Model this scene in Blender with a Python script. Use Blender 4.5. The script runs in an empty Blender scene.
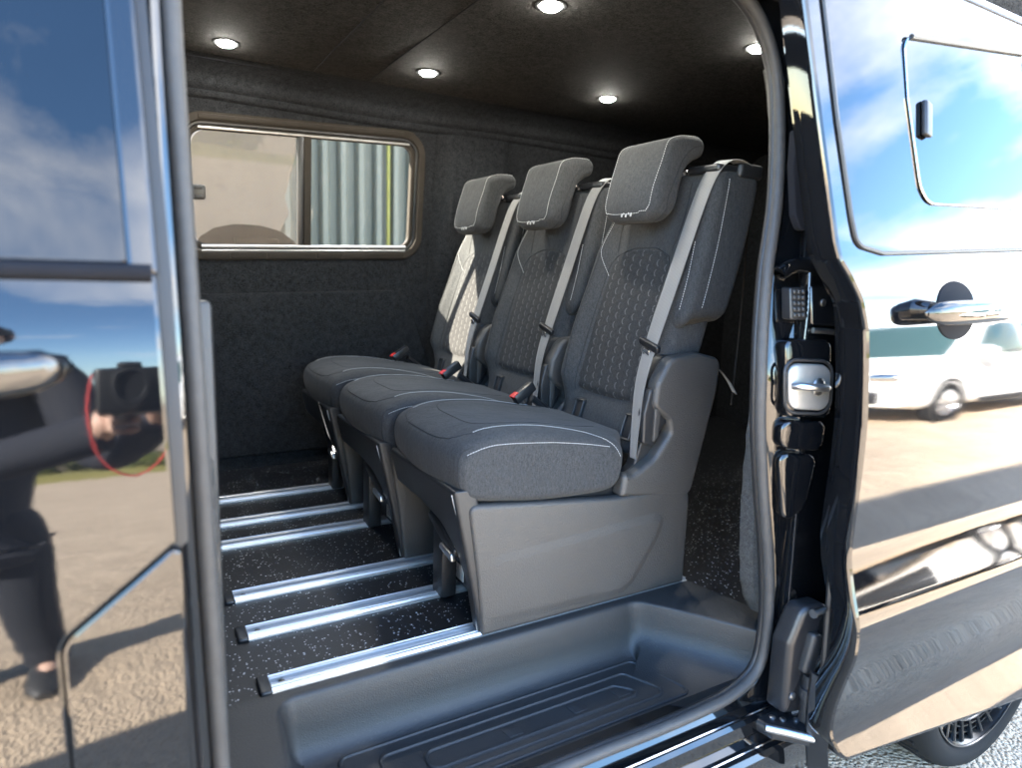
import bpy, bmesh, math, random
from mathutils import Vector, Matrix, Quaternion
random.seed(7)
R = math.radians
D = bpy.data
sc = bpy.context.scene
COL = sc.collection
GZ = -0.57                      # ground level; z = 0 is the van floor, +x rearward, +y across into the van

# ------------------------------------------------------------------ camera
W0, H0, CX, CY = 1022., 768., 511., 384.
vx = (1667., 312.); vy = (123., 259.)
f = math.sqrt(-((vx[0]-CX)*(vy[0]-CX)+(vx[1]-CY)*(vy[1]-CY)))
ax = Vector((vx[0]-CX, -(vx[1]-CY), -f)).normalized()
ay = Vector((vy[0]-CX, -(vy[1]-CY), -f)).normalized()
az = ax.cross(ay)
cam = D.cameras.new('camera'); co = D.objects.new('camera', cam); COL.objects.link(co)
M = Matrix((ax, ay, az)).to_4x4()      # rows: world axes seen in camera space -> camera to world
M.translation = Vector((0, 0, .80))
co.matrix_world = M
cam.sensor_fit = 'HORIZONTAL'; cam.sensor_width = 36; cam.lens = f/W0*36
cam.clip_start = .02; cam.clip_end = 2000
cam.dof.use_dof = True; cam.dof.focus_distance = 1.75; cam.dof.aperture_fstop = 2.3
sc.camera = co

# ------------------------------------------------------------------ materials
class NB:
    def __init__(s, name):
        s.m = D.materials.new(name); s.m.use_nodes = True
        s.t = s.m.node_tree; s.n = s.t.nodes; s.l = s.t.links
        s.b = s.n['Principled BSDF']; s.out = s.n['Material Output']
    def node(s, typ, **kw):
        n = s.n.new(typ)
        for k, v in kw.items(): setattr(n, k, v)
        return n
    def link(s, a, b): s.l.new(a, b)
    def val(s, sock, v):
        if hasattr(v, 'is_linked') or isinstance(v, bpy.types.NodeSocket): s.l.new(v, sock)
        else: sock.default_value = v
    def math(s, op, a, b=None, c=None, clamp=False):
        n = s.node('ShaderNodeMath', operation=op); n.use_clamp = clamp
        s.val(n.inputs[0], a)
        if b is not None: s.val(n.inputs[1], b)
        if c is not None: s.val(n.inputs[2], c)
        return n.outputs[0]
    def coord(s, kind='Object'):
        return s.node('ShaderNodeTexCoord').outputs[kind]
    def mapping(s, vec, scale=(1,1,1), rot=(0,0,0), loc=(0,0,0)):
        n = s.node('ShaderNodeMapping'); s.link(vec, n.inputs[0])
        n.inputs['Scale'].default_value = scale; n.inputs['Rotation'].default_value = rot; n.inputs['Location'].default_value = loc
        return n.outputs[0]
    def noise(s, vec, scale, detail=3, rough=.6, dist=0):
        n = s.node('ShaderNodeTexNoise'); s.link(vec, n.inputs['Vector'])
        n.inputs['Scale'].default_value = scale; n.inputs['Detail'].default_value = detail
        n.inputs['Roughness'].default_value = rough; n.inputs['Distortion'].default_value = dist
        return n.outputs['Fac']
    def ramp(s, fac, stops, interp='LINEAR'):
        n = s.node('ShaderNodeValToRGB'); s.val(n.inputs[0], fac); cr = n.color_ramp; cr.interpolation = interp
        while len(cr.elements) < len(stops): cr.elements.new(.5)
        for e, (p, c) in zip(cr.elements, stops):
            e.position = p; e.color = (c, c, c, 1) if isinstance(c, (int, float)) else (*c, 1)
        return n.outputs[0]
    def mix(s, fac, a, b, blend='MIX'):
        n = s.node('ShaderNodeMix', data_type='RGBA', blend_type=blend)
        s.val(n.inputs[0], fac)
        for i, c in ((6, a), (7, b)):
            if isinstance(c, bpy.types.NodeSocket): s.link(c, n.inputs[i])
            else: n.inputs[i].default_value = (*c, 1)
        return n.outputs[2]
    def bump(s, h, strength=.3, dist=.002, prev=None):
        n = s.node('ShaderNodeBump'); s.link(h, n.inputs['Height'])
        n.inputs['Strength'].default_value = strength; n.inputs['Distance'].default_value = dist
        if prev is not None: s.link(prev, n.inputs['Normal'])
        return n.outputs[0]
    def set(s, **kw):
        names = dict(base='Base Color', rough='Roughness', metal='Metallic', ior='IOR', spec='Specular IOR Level', coat='Coat Weight',
                     coatr='Coat Roughness', sheen='Sheen Weight', sheenr='Sheen Roughness', em='Emission Color', ems='Emission Strength',
                     normal='Normal', trans='Transmission Weight', alpha='Alpha')
        for k, v in kw.items():
            i = s.b.inputs[names[k]]
            if isinstance(v, bpy.types.NodeSocket): s.link(v, i)
            elif isinstance(v, tuple): i.default_value = (*v, 1) if len(v) == 3 else v
            else: i.default_value = v
        return s

def simple(name, base, rough=.5, **kw):
    b = NB(name)
    v = b.noise(b.coord(), kw.pop('nscale', 30), 4)
    amt = kw.pop('var', .12)
    c = b.mix(b.ramp(v, [(.3, 0.), (.7, 1.)]), tuple(x*(1-amt) for x in base), tuple(x*(1+amt) for x in base))
    rv = b.math('MULTIPLY_ADD', v, .16*rough, rough*.92)
    b.set(base=c, rough=rv, **kw)
    return b.m

def fabric(name, c1, c2, scale=520, pattern=False):
    b = NB(name); co_ = b.coord()
    n1 = b.noise(co_, scale, 2, .7); n2 = b.noise(b.mapping(co_, (1, 1, .35)), scale*.45, 2); n3 = b.noise(co_, 9, 4)
    fac = b.math('MULTIPLY_ADD', n1, .8, b.math('MULTIPLY', n2, .4))
    c = b.mix(b.ramp(fac, [(.38, 0.), (.78, 1.)]), c1, c2)
    c = b.mix(b.math('MULTIPLY', n3, .35), c, tuple(x*.7 for x in c1))
    h = fac
    if pattern:
        uv = b.node('ShaderNodeUVMap').outputs[0]
        sp = b.node('ShaderNodeSeparateXYZ'); b.link(uv, sp.inputs[0])
        u = b.math('DIVIDE', sp.outputs[0], .034); v = b.math('DIVIDE', sp.outputs[1], .027)
        col = b.math('FLOOR', u); par = b.math('MODULO', b.math('ABSOLUTE', col), 2.)
        fu = b.math('FRACT', u); fv = b.math('FRACT', b.math('MULTIPLY_ADD', par, .5, v))
        # scale-shaped arc: a curved short dash in each cell
        arc = b.math('MULTIPLY_ADD', b.math('SINE', b.math('MULTIPLY', fv, math.pi)), .30, .28)
        d = b.math('ABSOLUTE', b.math('SUBTRACT', fu, arc))
        line = b.math('SUBTRACT', 1., b.math('DIVIDE', d, .10), clamp=True)
        dash = b.math('MULTIPLY', b.math('GREATER_THAN', fv, .12), b.math('LESS_THAN', fv, .80))
        line = b.math('MULTIPLY', line, dash)
        line = b.math('MULTIPLY', line, b.ramp(b.noise(co_, 420, 2), [(.35, .2), (.6, 1.)]))
        c = b.mix(b.math('MULTIPLY', line, .45), c, (.21, .21, .21))
        # quilted relief
        q = b.math('MULTIPLY', b.math('SINE', b.math('MULTIPLY', fu, math.pi)), b.math('SINE', b.math('MULTIPLY', fv, math.pi)))
        nb = b.bump(q, .18, .003)
        nn = b.bump(h, .5, .0008, nb)
    else:
        wr = b.noise(b.mapping(co_, (1, 1, .5)), 14, 3)
        nb = b.bump(wr, .40, .012)
        nn = b.bump(h, .5, .0008, nb)
    b.set(base=c, rough=.85, sheen=.05, sheenr=.5, normal=nn, spec=.12)
    return b.m

def grain(name, base, rough=.5, scale=700, strength=.35, var=.15, spec=.5, dust=.10):
    b = NB(name); co_ = b.coord()
    v = b.node('ShaderNodeTexVoronoi'); b.link(co_, v.inputs['Vector']); v.inputs['Scale'].default_value = scale
    n = b.noise(co_, 7, 5)
    c = b.mix(n, tuple(x*(1-var) for x in base), tuple(x*(1+var) for x in base))
    c = b.mix(b.math('MULTIPLY', v.outputs['Distance'], .35), c, tuple(min(1, x*1.6) for x in base))
    dn = b.math('MULTIPLY', b.ramp(b.noise(co_, 230, 3, .8), [(.60, 0.), (.74, 1.)]), b.ramp(b.noise(co_, 3.5, 4), [(.42, 0.), (.68, 1.)]))
    c = b.mix(b.math('MULTIPLY', dn, dust), c, (.23, .205, .175))
    b.set(base=c, rough=b.math('MULTIPLY_ADD', n, .12, rough-.05), normal=b.bump(v.outputs['Distance'], strength, .0012), spec=spec)
    return b.m

def carpet(name, c1, c2, scale=420, strength=.9):
    b = NB(name); co_ = b.coord()
    n1 = b.noise(co_, scale, 3, .8); n2 = b.noise(co_, scale*.22, 3, .7); n3 = b.noise(co_, 4, 4)
    fac = b.math('MULTIPLY_ADD', n1, .75, b.math('MULTIPLY', n2, .3))
    c = b.mix(b.ramp(fac, [(.36, 0.), (.70, 1.)]), c1, c2)
    c = b.mix(b.math('MULTIPLY', n3, .4), c, c1)
    b.set(base=c, rough=.95, normal=b.bump(fac, strength, .004), spec=.04)
    return b.m

def speckle_floor():
    b = NB('speckled_vinyl'); co_ = b.coord()
    def specks(scale, size, keep):
        v = b.node('ShaderNodeTexVoronoi'); b.link(co_, v.inputs['Vector']); v.inputs['Scale'].default_value = scale
        sep = b.node('ShaderNodeSeparateColor'); b.link(v.outputs['Color'], sep.inputs[0])
        rad = b.math('MULTIPLY', sep.outputs[1], size)
        return b.math('MULTIPLY', b.math('LESS_THAN', v.outputs['Distance'], rad), b.math('GREATER_THAN', sep.outputs[0], keep)), sep.outputs[2]
    a, ca = specks(190, .42, .74); e, ce = specks(115, .24, .82)
    base = b.mix(b.noise(co_, 60, 3), (.003, .0035, .005), (.008, .009, .011))
    tint = b.ramp(ca, [(0, (.36, .38, .41)), (.7, (.52, .52, .50)), (1, (.16, .28, .42))])
    c = b.mix(a, base, tint); c = b.mix(e, c, (.62, .64, .66))
    b.set(base=c, rough=.42, normal=b.bump(b.noise(co_, 300, 3), .25, .0012), spec=.45)
    return b.m

def paint(name, base=(.003, .0033, .004)):
    b = NB(name); co_ = b.coord()
    n = b.noise(co_, 260, 2); w = b.noise(co_, 2.2, 2)
    dust = b.ramp(b.noise(co_, 900, 3, .8), [(.66, 0.), (.78, 1.)])
    c = b.mix(b.math('MULTIPLY', dust, .06), base, (.25, .22, .19))
    b.set(base=c, rough=b.math('MULTIPLY_ADD', b.noise(co_, 6, 4), .03, .012), ior=1.62,
          normal=b.bump(n, .012, .0012, b.bump(w, .02, .004)), spec=.5)
    return b.m

def glass(name, tint=(.05, .055, .06), keep=.25, rough=0.0, ior=1.5):
    b = NB(name); b.n.remove(b.b)
    tr = b.node('ShaderNodeBsdfTransparent'); tr.inputs[0].default_value = (*tint, 1)
    gl = b.node('ShaderNodeBsdfGlossy'); gl.inputs['Roughness'].default_value = rough; gl.inputs[0].default_value = (1, 1, 1, 1)
    fr = b.node('ShaderNodeFresnel'); bf = b.node('ShaderNodeNewGeometry').outputs['Backfacing']
    b.link(b.math('MULTIPLY_ADD', bf, 1/ior-ior, ior), fr.inputs[0])     # a pane reflects alike from both of its faces
    smear = b.noise(b.coord(), 5, 4)
    fac = b.math('ADD', b.math('MULTIPLY', fr.outputs[0], 1.0), b.math('MULTIPLY', smear, .006))
    mx = b.node('ShaderNodeMixShader'); b.link(fac, mx.inputs[0]); b.link(tr.outputs[0], mx.inputs[1]); b.link(gl.outputs[0], mx.inputs[2])
    b.link(mx.outputs[0], b.out.inputs[0])
    return b.m

def ground_mat():
    b = NB('sandy_gravel'); co_ = b.coord()
    big = b.noise(co_, .25, 5, .6); mid = b.noise(co_, 2.6, 6, .7); fine = b.noise(co_, 38, 5, .8)
    v = b.node('ShaderNodeTexVoronoi'); b.link(co_, v.inputs['Vector']); v.inputs['Scale'].default_value = 85
    sep = b.node('ShaderNodeSeparateColor'); b.link(v.outputs['Color'], sep.inputs[0])
    c = b.mix(b.ramp(mid, [(.3, 0.), (.7, 1.)]), (.42, .325, .23), (.62, .49, .355))
    c = b.mix(b.ramp(big, [(.45, 0.), (.65, .4)]), c, (.42, .325, .23))
    c = b.mix(b.math('MULTIPLY', sep.outputs[0], .28), c, (.56, .44, .31))
    c = b.mix(b.math('MULTIPLY', b.ramp(fine, [(.5, 0.), (.75, 1.)]), .5), c, (.10, .09, .08))
    h = b.math('MULTIPLY_ADD', mid, 1.6, b.math('MULTIPLY', b.math('SUBTRACT', 1., v.outputs['Distance']), .35))
    b.set(base=c, rough=.95, normal=b.bump(h, .9, .03), spec=.2)
    return b.m

def tyre_mat(): return grain('tyre_rubber', (.013, .013, .013), .85, 300, .5, spec=.15)

def cladding_mat():
    b = NB('painted_steel_sheet'); co_ = b.coord()
    sp = b.node('ShaderNodeSeparateXYZ'); b.link(co_, sp.inputs[0])
    n = b.noise(b.mapping(co_, (1, 1, .12)), 5, 5, .7)
    c = b.mix(n, (.115, .12, .098), (.19, .19, .155))
    c = b.mix(b.ramp(b.noise(co_, 3, 5), [(.55, 0.), (.8, .6)]), c, (.22, .20, .17))
    b.set(base=c, rough=.5, metal=0.)
    return b.m

def concrete_mat():
    b = NB('weathered_concrete'); co_ = b.coord()
    n = b.noise(b.mapping(co_, (1, 1, .25)), 2.0, 6, .7); n2 = b.noise(co_, 9, 6, .75)
    c = b.mix(n, (.125, .098, .072), (.185, .150, .115))
    c = b.mix(b.ramp(n2, [(.55, 0.), (.72, .55)]), c, (.095, .076, .06))
    b.set(base=c, rough=.9, normal=b.bump(n2, .4, .01))
    return b.m

def led_mat():
    b = NB('lit_led_lens'); b.set(base=(.9, .9, .85), em=(1., .97, .88), ems=42.); return b.m

def leaf_mat(name, a, c_):
    b = NB(name); co_ = b.coord(); n = b.noise(co_, 3.5, 3)
    oi = b.node('ShaderNodeObjectInfo')
    c = b.mix(b.ramp(n, [(.3, 0.), (.7, 1.)]), a, c_); b.set(base=c, rough=.7, spec=.2); return b.m

MT = dict(
    fabric=fabric('seat_fabric', (.017, .0178, .0188), (.064, .065, .066)),
    insert=fabric('seat_insert_fabric', (.013, .0135, .0143), (.043, .043, .044), 600, True),
    plastic=grain('grained_grey_plastic', (.040, .038, .0355), .48, 330, .55, .22),
    dark=grain('dark_grained_plastic', (.013, .0135, .0145), .45, 620, .25),
    black=simple('satin_black_plastic', (.010, .0105, .012), .38),
    tray=grain('step_plastic', (.017, .0168, .0168), .50, 420, .40, .25, .45, .30),
    carpet=carpet('lining_carpet', (.0015, .0017, .002), (.040, .042, .046), 260), roofcarpet=carpet('ceiling_carpet', (.002, .0019, .0018), (.066, .064, .061), 240),
    trimcarpet=carpet('cut_carpet_edge', (.025, .026, .026), (.13, .13, .128), 420),
    vinyl=speckle_floor(),
    alu=simple('anodised_aluminium', (.50, .50, .50), .42, metal=.80, nscale=200, var=.05),
    chrome=simple('polished_steel', (.75, .75, .76), .10, metal=1., var=.04),
    zinc=simple('zinc_plated_steel', (.42, .415, .40), .34, metal=.75, var=.06, nscale=60),
    steel=simple('brushed_steel', (.55, .55, .56), .3, metal=1., var=.08),
    paint=paint('gloss_black_paint'),
    jamb=paint('black_door_shut_paint'),
    rubber=simple('seal_rubber', (.040, .0395, .039), .55, nscale=60, spec=.3),
    matt=simple('matt_black_plastic', (.008, .0085, .011), .85, spec=.12),
    shade_black=simple('shade_black_plastic', (.0018, .0018, .0019), 1., spec=0.),  # for the bin only: its shade is put into a near-black colour
    blackrubber=simple('black_rubber', (.012, .012, .013), .5),
    glass_dark=glass('dark_tinted_glass', (.012, .013, .015), ior=1.52),
    glass_clear=glass('clear_window_glass', (.72, .70, .66), ior=1.22),
    glass_tint=glass('tinted_window_glass', (.79, .78, .74), ior=1.3),
    belt=None, stitch=simple('pale_stitching_thread', (.40, .40, .395), .8),
    dkstitch=simple('dark_seam_thread', (.010, .011, .012), .8),
    red=simple('red_button_plastic', (.55, .02, .015), .4),
    paper=simple('white_label_paper', (.72, .71, .68), .7), ink=simple('printed_ink', (.04, .04, .04), .7),
    redink=simple('red_sticker_print', (.6, .05, .05), .5),
    ground=ground_mat(), tyre=tyre_mat(),
    rim=simple('gloss_black_alloy', (.006, .006, .0065), .22), rimedge=simple('machined_rim_edge', (.22, .22, .225), .25, metal=1.),
    white=simple('white_car_paint', (.78, .78, .77), .18, coat=.8, coatr=.03, var=.03), carglass=glass('car_glass', (.26, .36, .36)),
    clad=cladding_mat(), yellow=simple('yellow_painted_steel', (.27, .25, .05), .5), concrete=concrete_mat(),
    led=led_mat(), bank=simple('dry_earth', (.30, .235, .17), .95, nscale=.6, var=.3),
    leaf=leaf_mat('bush_leaves', (.05, .075, .02), (.12, .13, .035)), grass=leaf_mat('dry_grass', (.16, .15, .04), (.26, .22, .07)),
    skin=simple('skin', (.52, .33, .25), .55), cloth=simple('dark_cloth', (.012, .014, .022), .9), trousers=simple('dark_trousers', (.010, .012, .018), .9),
    shoe=simple('black_shoe_leather', (.02, .02, .02), .5), hair=simple('dark_hair', (.02, .014, .01), .7),
    frame=simple('bronze_grey_frame', (.022, .0185, .015), .6, spec=.12), wood=simple('bark', (.09, .065, .045), .9),
)
def belt_mat():
    b = NB('belt_webbing'); uv = b.node('ShaderNodeUVMap').outputs[0]
    w = b.node('ShaderNodeTexWave'); b.link(b.mapping(uv, (1, 1, 1)), w.inputs['Vector']); w.inputs['Scale'].default_value = 75; w.bands_direction = 'X'
    v = b.node('ShaderNodeTexWave'); b.link(uv, v.inputs['Vector']); v.inputs['Scale'].default_value = 320; v.bands_direction = 'Y'
    n = b.noise(b.coord(), 20, 3)
    c = b.mix(w.outputs['Fac'], (.11, .106, .098), (.19, .182, .17)); c = b.mix(b.math('MULTIPLY', n, .4), c, (.10, .096, .09))
    h = b.math('MULTIPLY_ADD', v.outputs['Fac'], .6, w.outputs['Fac'])
    b.set(base=c, rough=.62, sheen=.3, normal=b.bump(h, .4, .0008)); return b.m
MT['belt'] = belt_mat()

NOWELD = set(); SKINS = []
# ------------------------------------------------------------------ object helpers
def obj(name, bm, mat, parent=None, origin=None, sharp=38, label=None, weld=True):
    if weld and not getattr(bm, 'tag_noweld', False) and id(bm) not in NOWELD: bmesh.ops.remove_doubles(bm, verts=bm.verts, dist=1e-5)
    if id(bm) not in NOWELD: bmesh.ops.recalc_face_normals(bm, faces=bm.faces)
    if origin is not None:
        bmesh.ops.translate(bm, verts=bm.verts, vec=-Vector(origin))
    me = D.meshes.new(name); bm.to_mesh(me); bm.free()
    for p in me.polygons: p.use_smooth = True
    me.set_sharp_from_angle(angle=R(sharp))
    mats = mat if isinstance(mat, (list, tuple)) else [mat]
    for m in mats: me.materials.append(m if not isinstance(m, str) else MT[m])
    o = D.objects.new(name, me); COL.objects.link(o)
    if parent is not None: o.parent = parent
    if label: o['label'] = label
    return o

def tag(o, label, cat, group=None, kind=None):
    if label: o['label'] = label
    if cat: o['category'] = cat
    if group: o['group'] = group
    if kind: o['kind'] = kind
    return o

def thing(name, label, cat, loc=(0, 0, 0), group=None):
    o = D.objects.new(name, None); COL.objects.link(o); o.location = loc; o.empty_display_size = .1
    return tag(o, label, cat, group)

def struct(name, bm, mat):
    o = obj(name, bm, mat); o['kind'] = 'structure'; return o

def copy_tree(o, parent=None, root_kw=None):
    c = o.copy(); COL.objects.link(c)
    if parent is not None: c.parent = parent
    for ch in list(o.children): copy_tree(ch, c)
    return c

def catmull(pts, n=8, closed=False):
    P = [Vector(p) for p in pts]; out = []
    N = len(P); rng = range(N) if closed else range(N-1)
    for i in rng:
        if closed: p0, p1, p2, p3 = P[i-1], P[i], P[(i+1) % N], P[(i+2) % N]
        else: p0 = P[max(i-1, 0)]; p1 = P[i]; p2 = P[i+1]; p3 = P[min(i+2, N-1)]
        for k in range(n):
            t = k/n
            out.append(.5*((2*p1)+(p2-p0)*t+(2*p0-5*p1+4*p2-p3)*t*t+(3*p1-p0-3*p2+p3)*t**3))
    if not closed: out.append(P[-1])
    return out

def roundpoly(pts, r, n=5):
    """fillet the corners of a closed 2D polygon; r a number or one per corner"""
    P = [Vector((p[0], p[1])) for p in pts]; out = []; N = len(P)
    for i in range(N):
        ri = r[i] if isinstance(r, (list, tuple)) else r
        a, b, c = P[i-1], P[i], P[(i+1) % N]
        u = a-b; v = c-b; lu, lv = u.length, v.length
        if ri <= 1e-6 or lu < 1e-6 or lv < 1e-6: out.append(b); continue
        u /= lu; v /= lv
        ang = math.acos(max(-1, min(1, u.dot(v))))
        if ang > math.pi-.05: out.append(b); continue
        d = min(ri/math.tan(ang/2), lu*.48, lv*.48); rr = d*math.tan(ang/2)
        p1 = b+u*d; p2 = b+v*d; bis = (u+v).normalized(); cen = b+bis*(rr/math.sin(ang/2))
        a1 = math.atan2(*(p1-cen).yx); a2 = math.atan2(*(p2-cen).yx)
        da = a2-a1
        while da > math.pi: da -= 2*math.pi
        while da < -math.pi: da += 2*math.pi
        for k in range(n+1):
            t = a1+da*k/n; out.append(cen+Vector((math.cos(t), math.sin(t)))*rr)
    return out

def area2(P): return sum(P[i-1][0]*P[i][1]-P[i][0]*P[i-1][1] for i in range(len(P)))/2

def inset(P, d):
    """move a closed 2D polygon inwards by d"""
    s = 1 if area2(P) > 0 else -1; N = len(P); out = []
    for i in range(N):
        a, b, c = Vector(P[i-1]), Vector(P[i]), Vector(P[(i+1) % N])
        e1 = (b-a); e2 = (c-b)
        if e1.length < 1e-9: e1 = e2
        if e2.length < 1e-9: e2 = e1
        e1 = e1.normalized(); e2 = e2.normalized()
        n1 = Vector((-e1.y, e1.x))*s; n2 = Vector((-e2.y, e2.x))*s
        m = n1+n2
        if m.length < 1e-6: m = n1
        m = m.normalized(); k = max(.5, m.dot(n1))
        out.append(b+m*(d/k))
    # corners tighter than the inset fold over: pull each folded run to where its neighbours meet
    fl = [(out[(i+1) % N]-out[i]).dot(Vector(P[(i+1) % N])-Vector(P[i])) <= 0 for i in range(N)]
    if any(fl) and not all(fl):
        st = next(i for i in range(N) if not fl[i]); i = 0
        while i < N:
            a = (st+i) % N
            if fl[a]:
                j = i
                while fl[(st+j+1) % N]: j += 1
                p0, p1 = out[(a-1) % N], out[a]; q0, q1 = out[(st+j+1) % N], out[(st+j+2) % N]
                u, v = p1-p0, q1-q0; den = u.x*v.y-u.y*v.x
                if abs(den) > 1e-9:
                    t = ((q0.x-p0.x)*v.y-(q0.y-p0.y)*v.x)/den; X = p0+u*t
                else: X = (p1+q0)/2
                for k2 in range(i, j+2): out[(st+k2) % N] = X.copy()
                i = j+1
            else: i += 1
    return out

def loft(bm, rings, closed_ring=True, cap0=True, cap1=True, closed_path=False):
    VR = [[bm.verts.new(p) for p in r] for r in rings]
    n = len(VR[0]); m = len(VR)
    for i in range(m if closed_path else m-1):
        A, B = VR[i], VR[(i+1) % m]
        for j in range(n if closed_ring else n-1):
            k = (j+1) % n
            try: bm.faces.new((A[j], A[k], B[k], B[j]))
            except ValueError: pass
    if closed_ring and not closed_path:
        if cap0: bm.faces.new(VR[0][::-1])
        if cap1: bm.faces.new(VR[-1])
    return VR

def pillow(bm, P, y0, y1, r=.01, place=None, n=5, r1=None, mid=0, dome=None):
    """a 2D outline given thickness from y0 to y1 with rounded edges; place maps (a, b, y) to a point"""
    place = place or (lambda a, b, y: (a, y, b))
    r1 = r if r1 is None else r1; s = 1 if y1 > y0 else -1
    st = []
    for k in range(n+1):
        t = k/n*math.pi/2; st.append((y0+s*r*(1-math.sin(t)), r*(1-math.cos(t))) if False else (y0+s*r*(1-math.cos(t)), r*(1-math.sin(t))))
    for k in range(1, mid+1): st.append((y0+s*r+(y1-s*r1-y0-s*r)*k/(mid+1), 0.))
    for k in range(n, -1, -1):
        t = k/n*math.pi/2; st.append((y1-s*r1*(1-math.cos(t)), r1*(1-math.sin(t))))
    rings = []
    for y, ins in st:
        Q = inset(P, ins) if ins > 1e-7 else P
        rings.append([Vector(place(q[0], q[1], y)) for q in Q])
    if dome: rings = [[Vector(dome(p)) for p in r_] for r_ in rings]
    loft(bm, rings); return bm

def box(bm, c, s, bev=.004, seg=2, rot=None):
    ret = bmesh.ops.create_cube(bm, size=1.0); vs = ret['verts']
    for v in vs: v.co = Vector((v.co.x*s[0], v.co.y*s[1], v.co.z*s[2]))
    fs = list({f_ for v in vs for f_ in v.link_faces}); es = list({e for v in vs for e in v.link_edges})
    if bev > 0:
        g = bmesh.ops.bevel(bm, geom=es, offset=min(bev, min(s)*.45), segments=seg, affect='EDGES', profile=.5)
        vs = list({v for f_ in g['faces'] for v in f_.verts} | {v for v in vs if v.is_valid})
    m = (rot.to_matrix() if isinstance(rot, Quaternion) else rot) if rot is not None else Matrix.Identity(3)
    for v in vs: v.co = m @ v.co + Vector(c)
    return bm

def tube(bm, pts, r, seg=8, closed=False, cap=True):
    P = [Vector(p) for p in pts]; N = len(P); rings = []
    up = None
    for i in range(N):
        if closed: t = P[(i+1) % N]-P[i-1]
        else: t = P[min(i+1, N-1)]-P[max(i-1, 0)]
        t.normalize()
        if up is None:
            up = t.orthogonal().normalized()
        up = (up-t*up.dot(t)).normalized(); sd = t.cross(up)
        rr = r[i] if isinstance(r, (list, tuple)) else r
        rings.append([P[i]+(up*math.cos(2*math.pi*k/seg)+sd*math.sin(2*math.pi*k/seg))*rr for k in range(seg)])
    loft(bm, rings, True, cap, cap, closed); return bm

def ribbon(bm, pts, side, w, t, uvname='UVMap'):
    """flat band along pts; side = width direction (one or per point)"""
    P = [Vector(p) for p in pts]; N = len(P); rings = []; L = [0.]
    for i in range(1, N): L.append(L[-1]+(P[i]-P[i-1]).length)
    for i in range(N):
        tg = (P[min(i+1, N-1)]-P[max(i-1, 0)]).normalized()
        s = Vector(side[i] if isinstance(side, list) else side); s = (s-tg*s.dot(tg)).normalized(); nn = tg.cross(s)
        ww = w[i] if isinstance(w, list) else w
        rings.append([P[i]+s*a*ww/2+nn*b*t/2 for a, b in ((-1, -.4), (-.96, -1), (-.5, -.8), (0, -.7), (.5, -.8), (.96, -1), (1, -.4), (1, .4), (.96, 1), (.5, 1), (0, 1), (-.5, 1), (-.96, 1), (-1, .4))])
    us = (0, .02, .25, .5, .75, .98, 1, 1, .98, .75, .5, .25, .02, 0)
    VR = loft(bm, rings); uv = bm.loops.layers.uv.verify()
    lut = {}
    for i, r_ in enumerate(VR):
        for j, v in enumerate(r_): lut[v] = (us[j]*(w if not isinstance(w, list) else w[i]), L[i])
    for f_ in bm.faces:
        for lp in f_.loops:
            if lp.vert in lut: lp[uv].uv = lut[lp.vert]
    return bm

def dashes(bm, pts, step=.0062, length=.0042, r=.0009, seg=5):
    P = [Vector(p) for p in pts]; acc = 0.; nxt = 0.
    for a, b in zip(P[:-1], P[1:]):
        L = (b-a).length
        if L < 1e-9: continue
        d = (b-a)/L
        while nxt < acc+L:
            s = a+d*(nxt-acc); tube(bm, [s, s+d*length*.5, s+d*length], [r*.6, r, r*.6], seg); nxt += step
        acc += L
    return bm

def disc(bm, c, n, r, seg=24):
    n = Vector(n).normalized(); u = n.orthogonal().normalized(); v = n.cross(u)
    bm.faces.new([bm.verts.new(Vector(c)+(u*math.cos(2*math.pi*k/seg)+v*math.sin(2*math.pi*k/seg))*r) for k in range(seg)])

def lathe(bm, c, axis, prof, seg=32, cap=True):
    """prof: (radius, along axis) points"""
    n = Vector(axis).normalized(); u = n.orthogonal().normalized(); v = n.cross(u); rings = []
    for r_, h in prof:
        rings.append([Vector(c)+n*h+(u*math.cos(2*math.pi*k/seg)+v*math.sin(2*math.pi*k/seg))*max(r_, 1e-5) for k in range(seg)])
    loft(bm, rings, True, cap, cap); return bm

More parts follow.
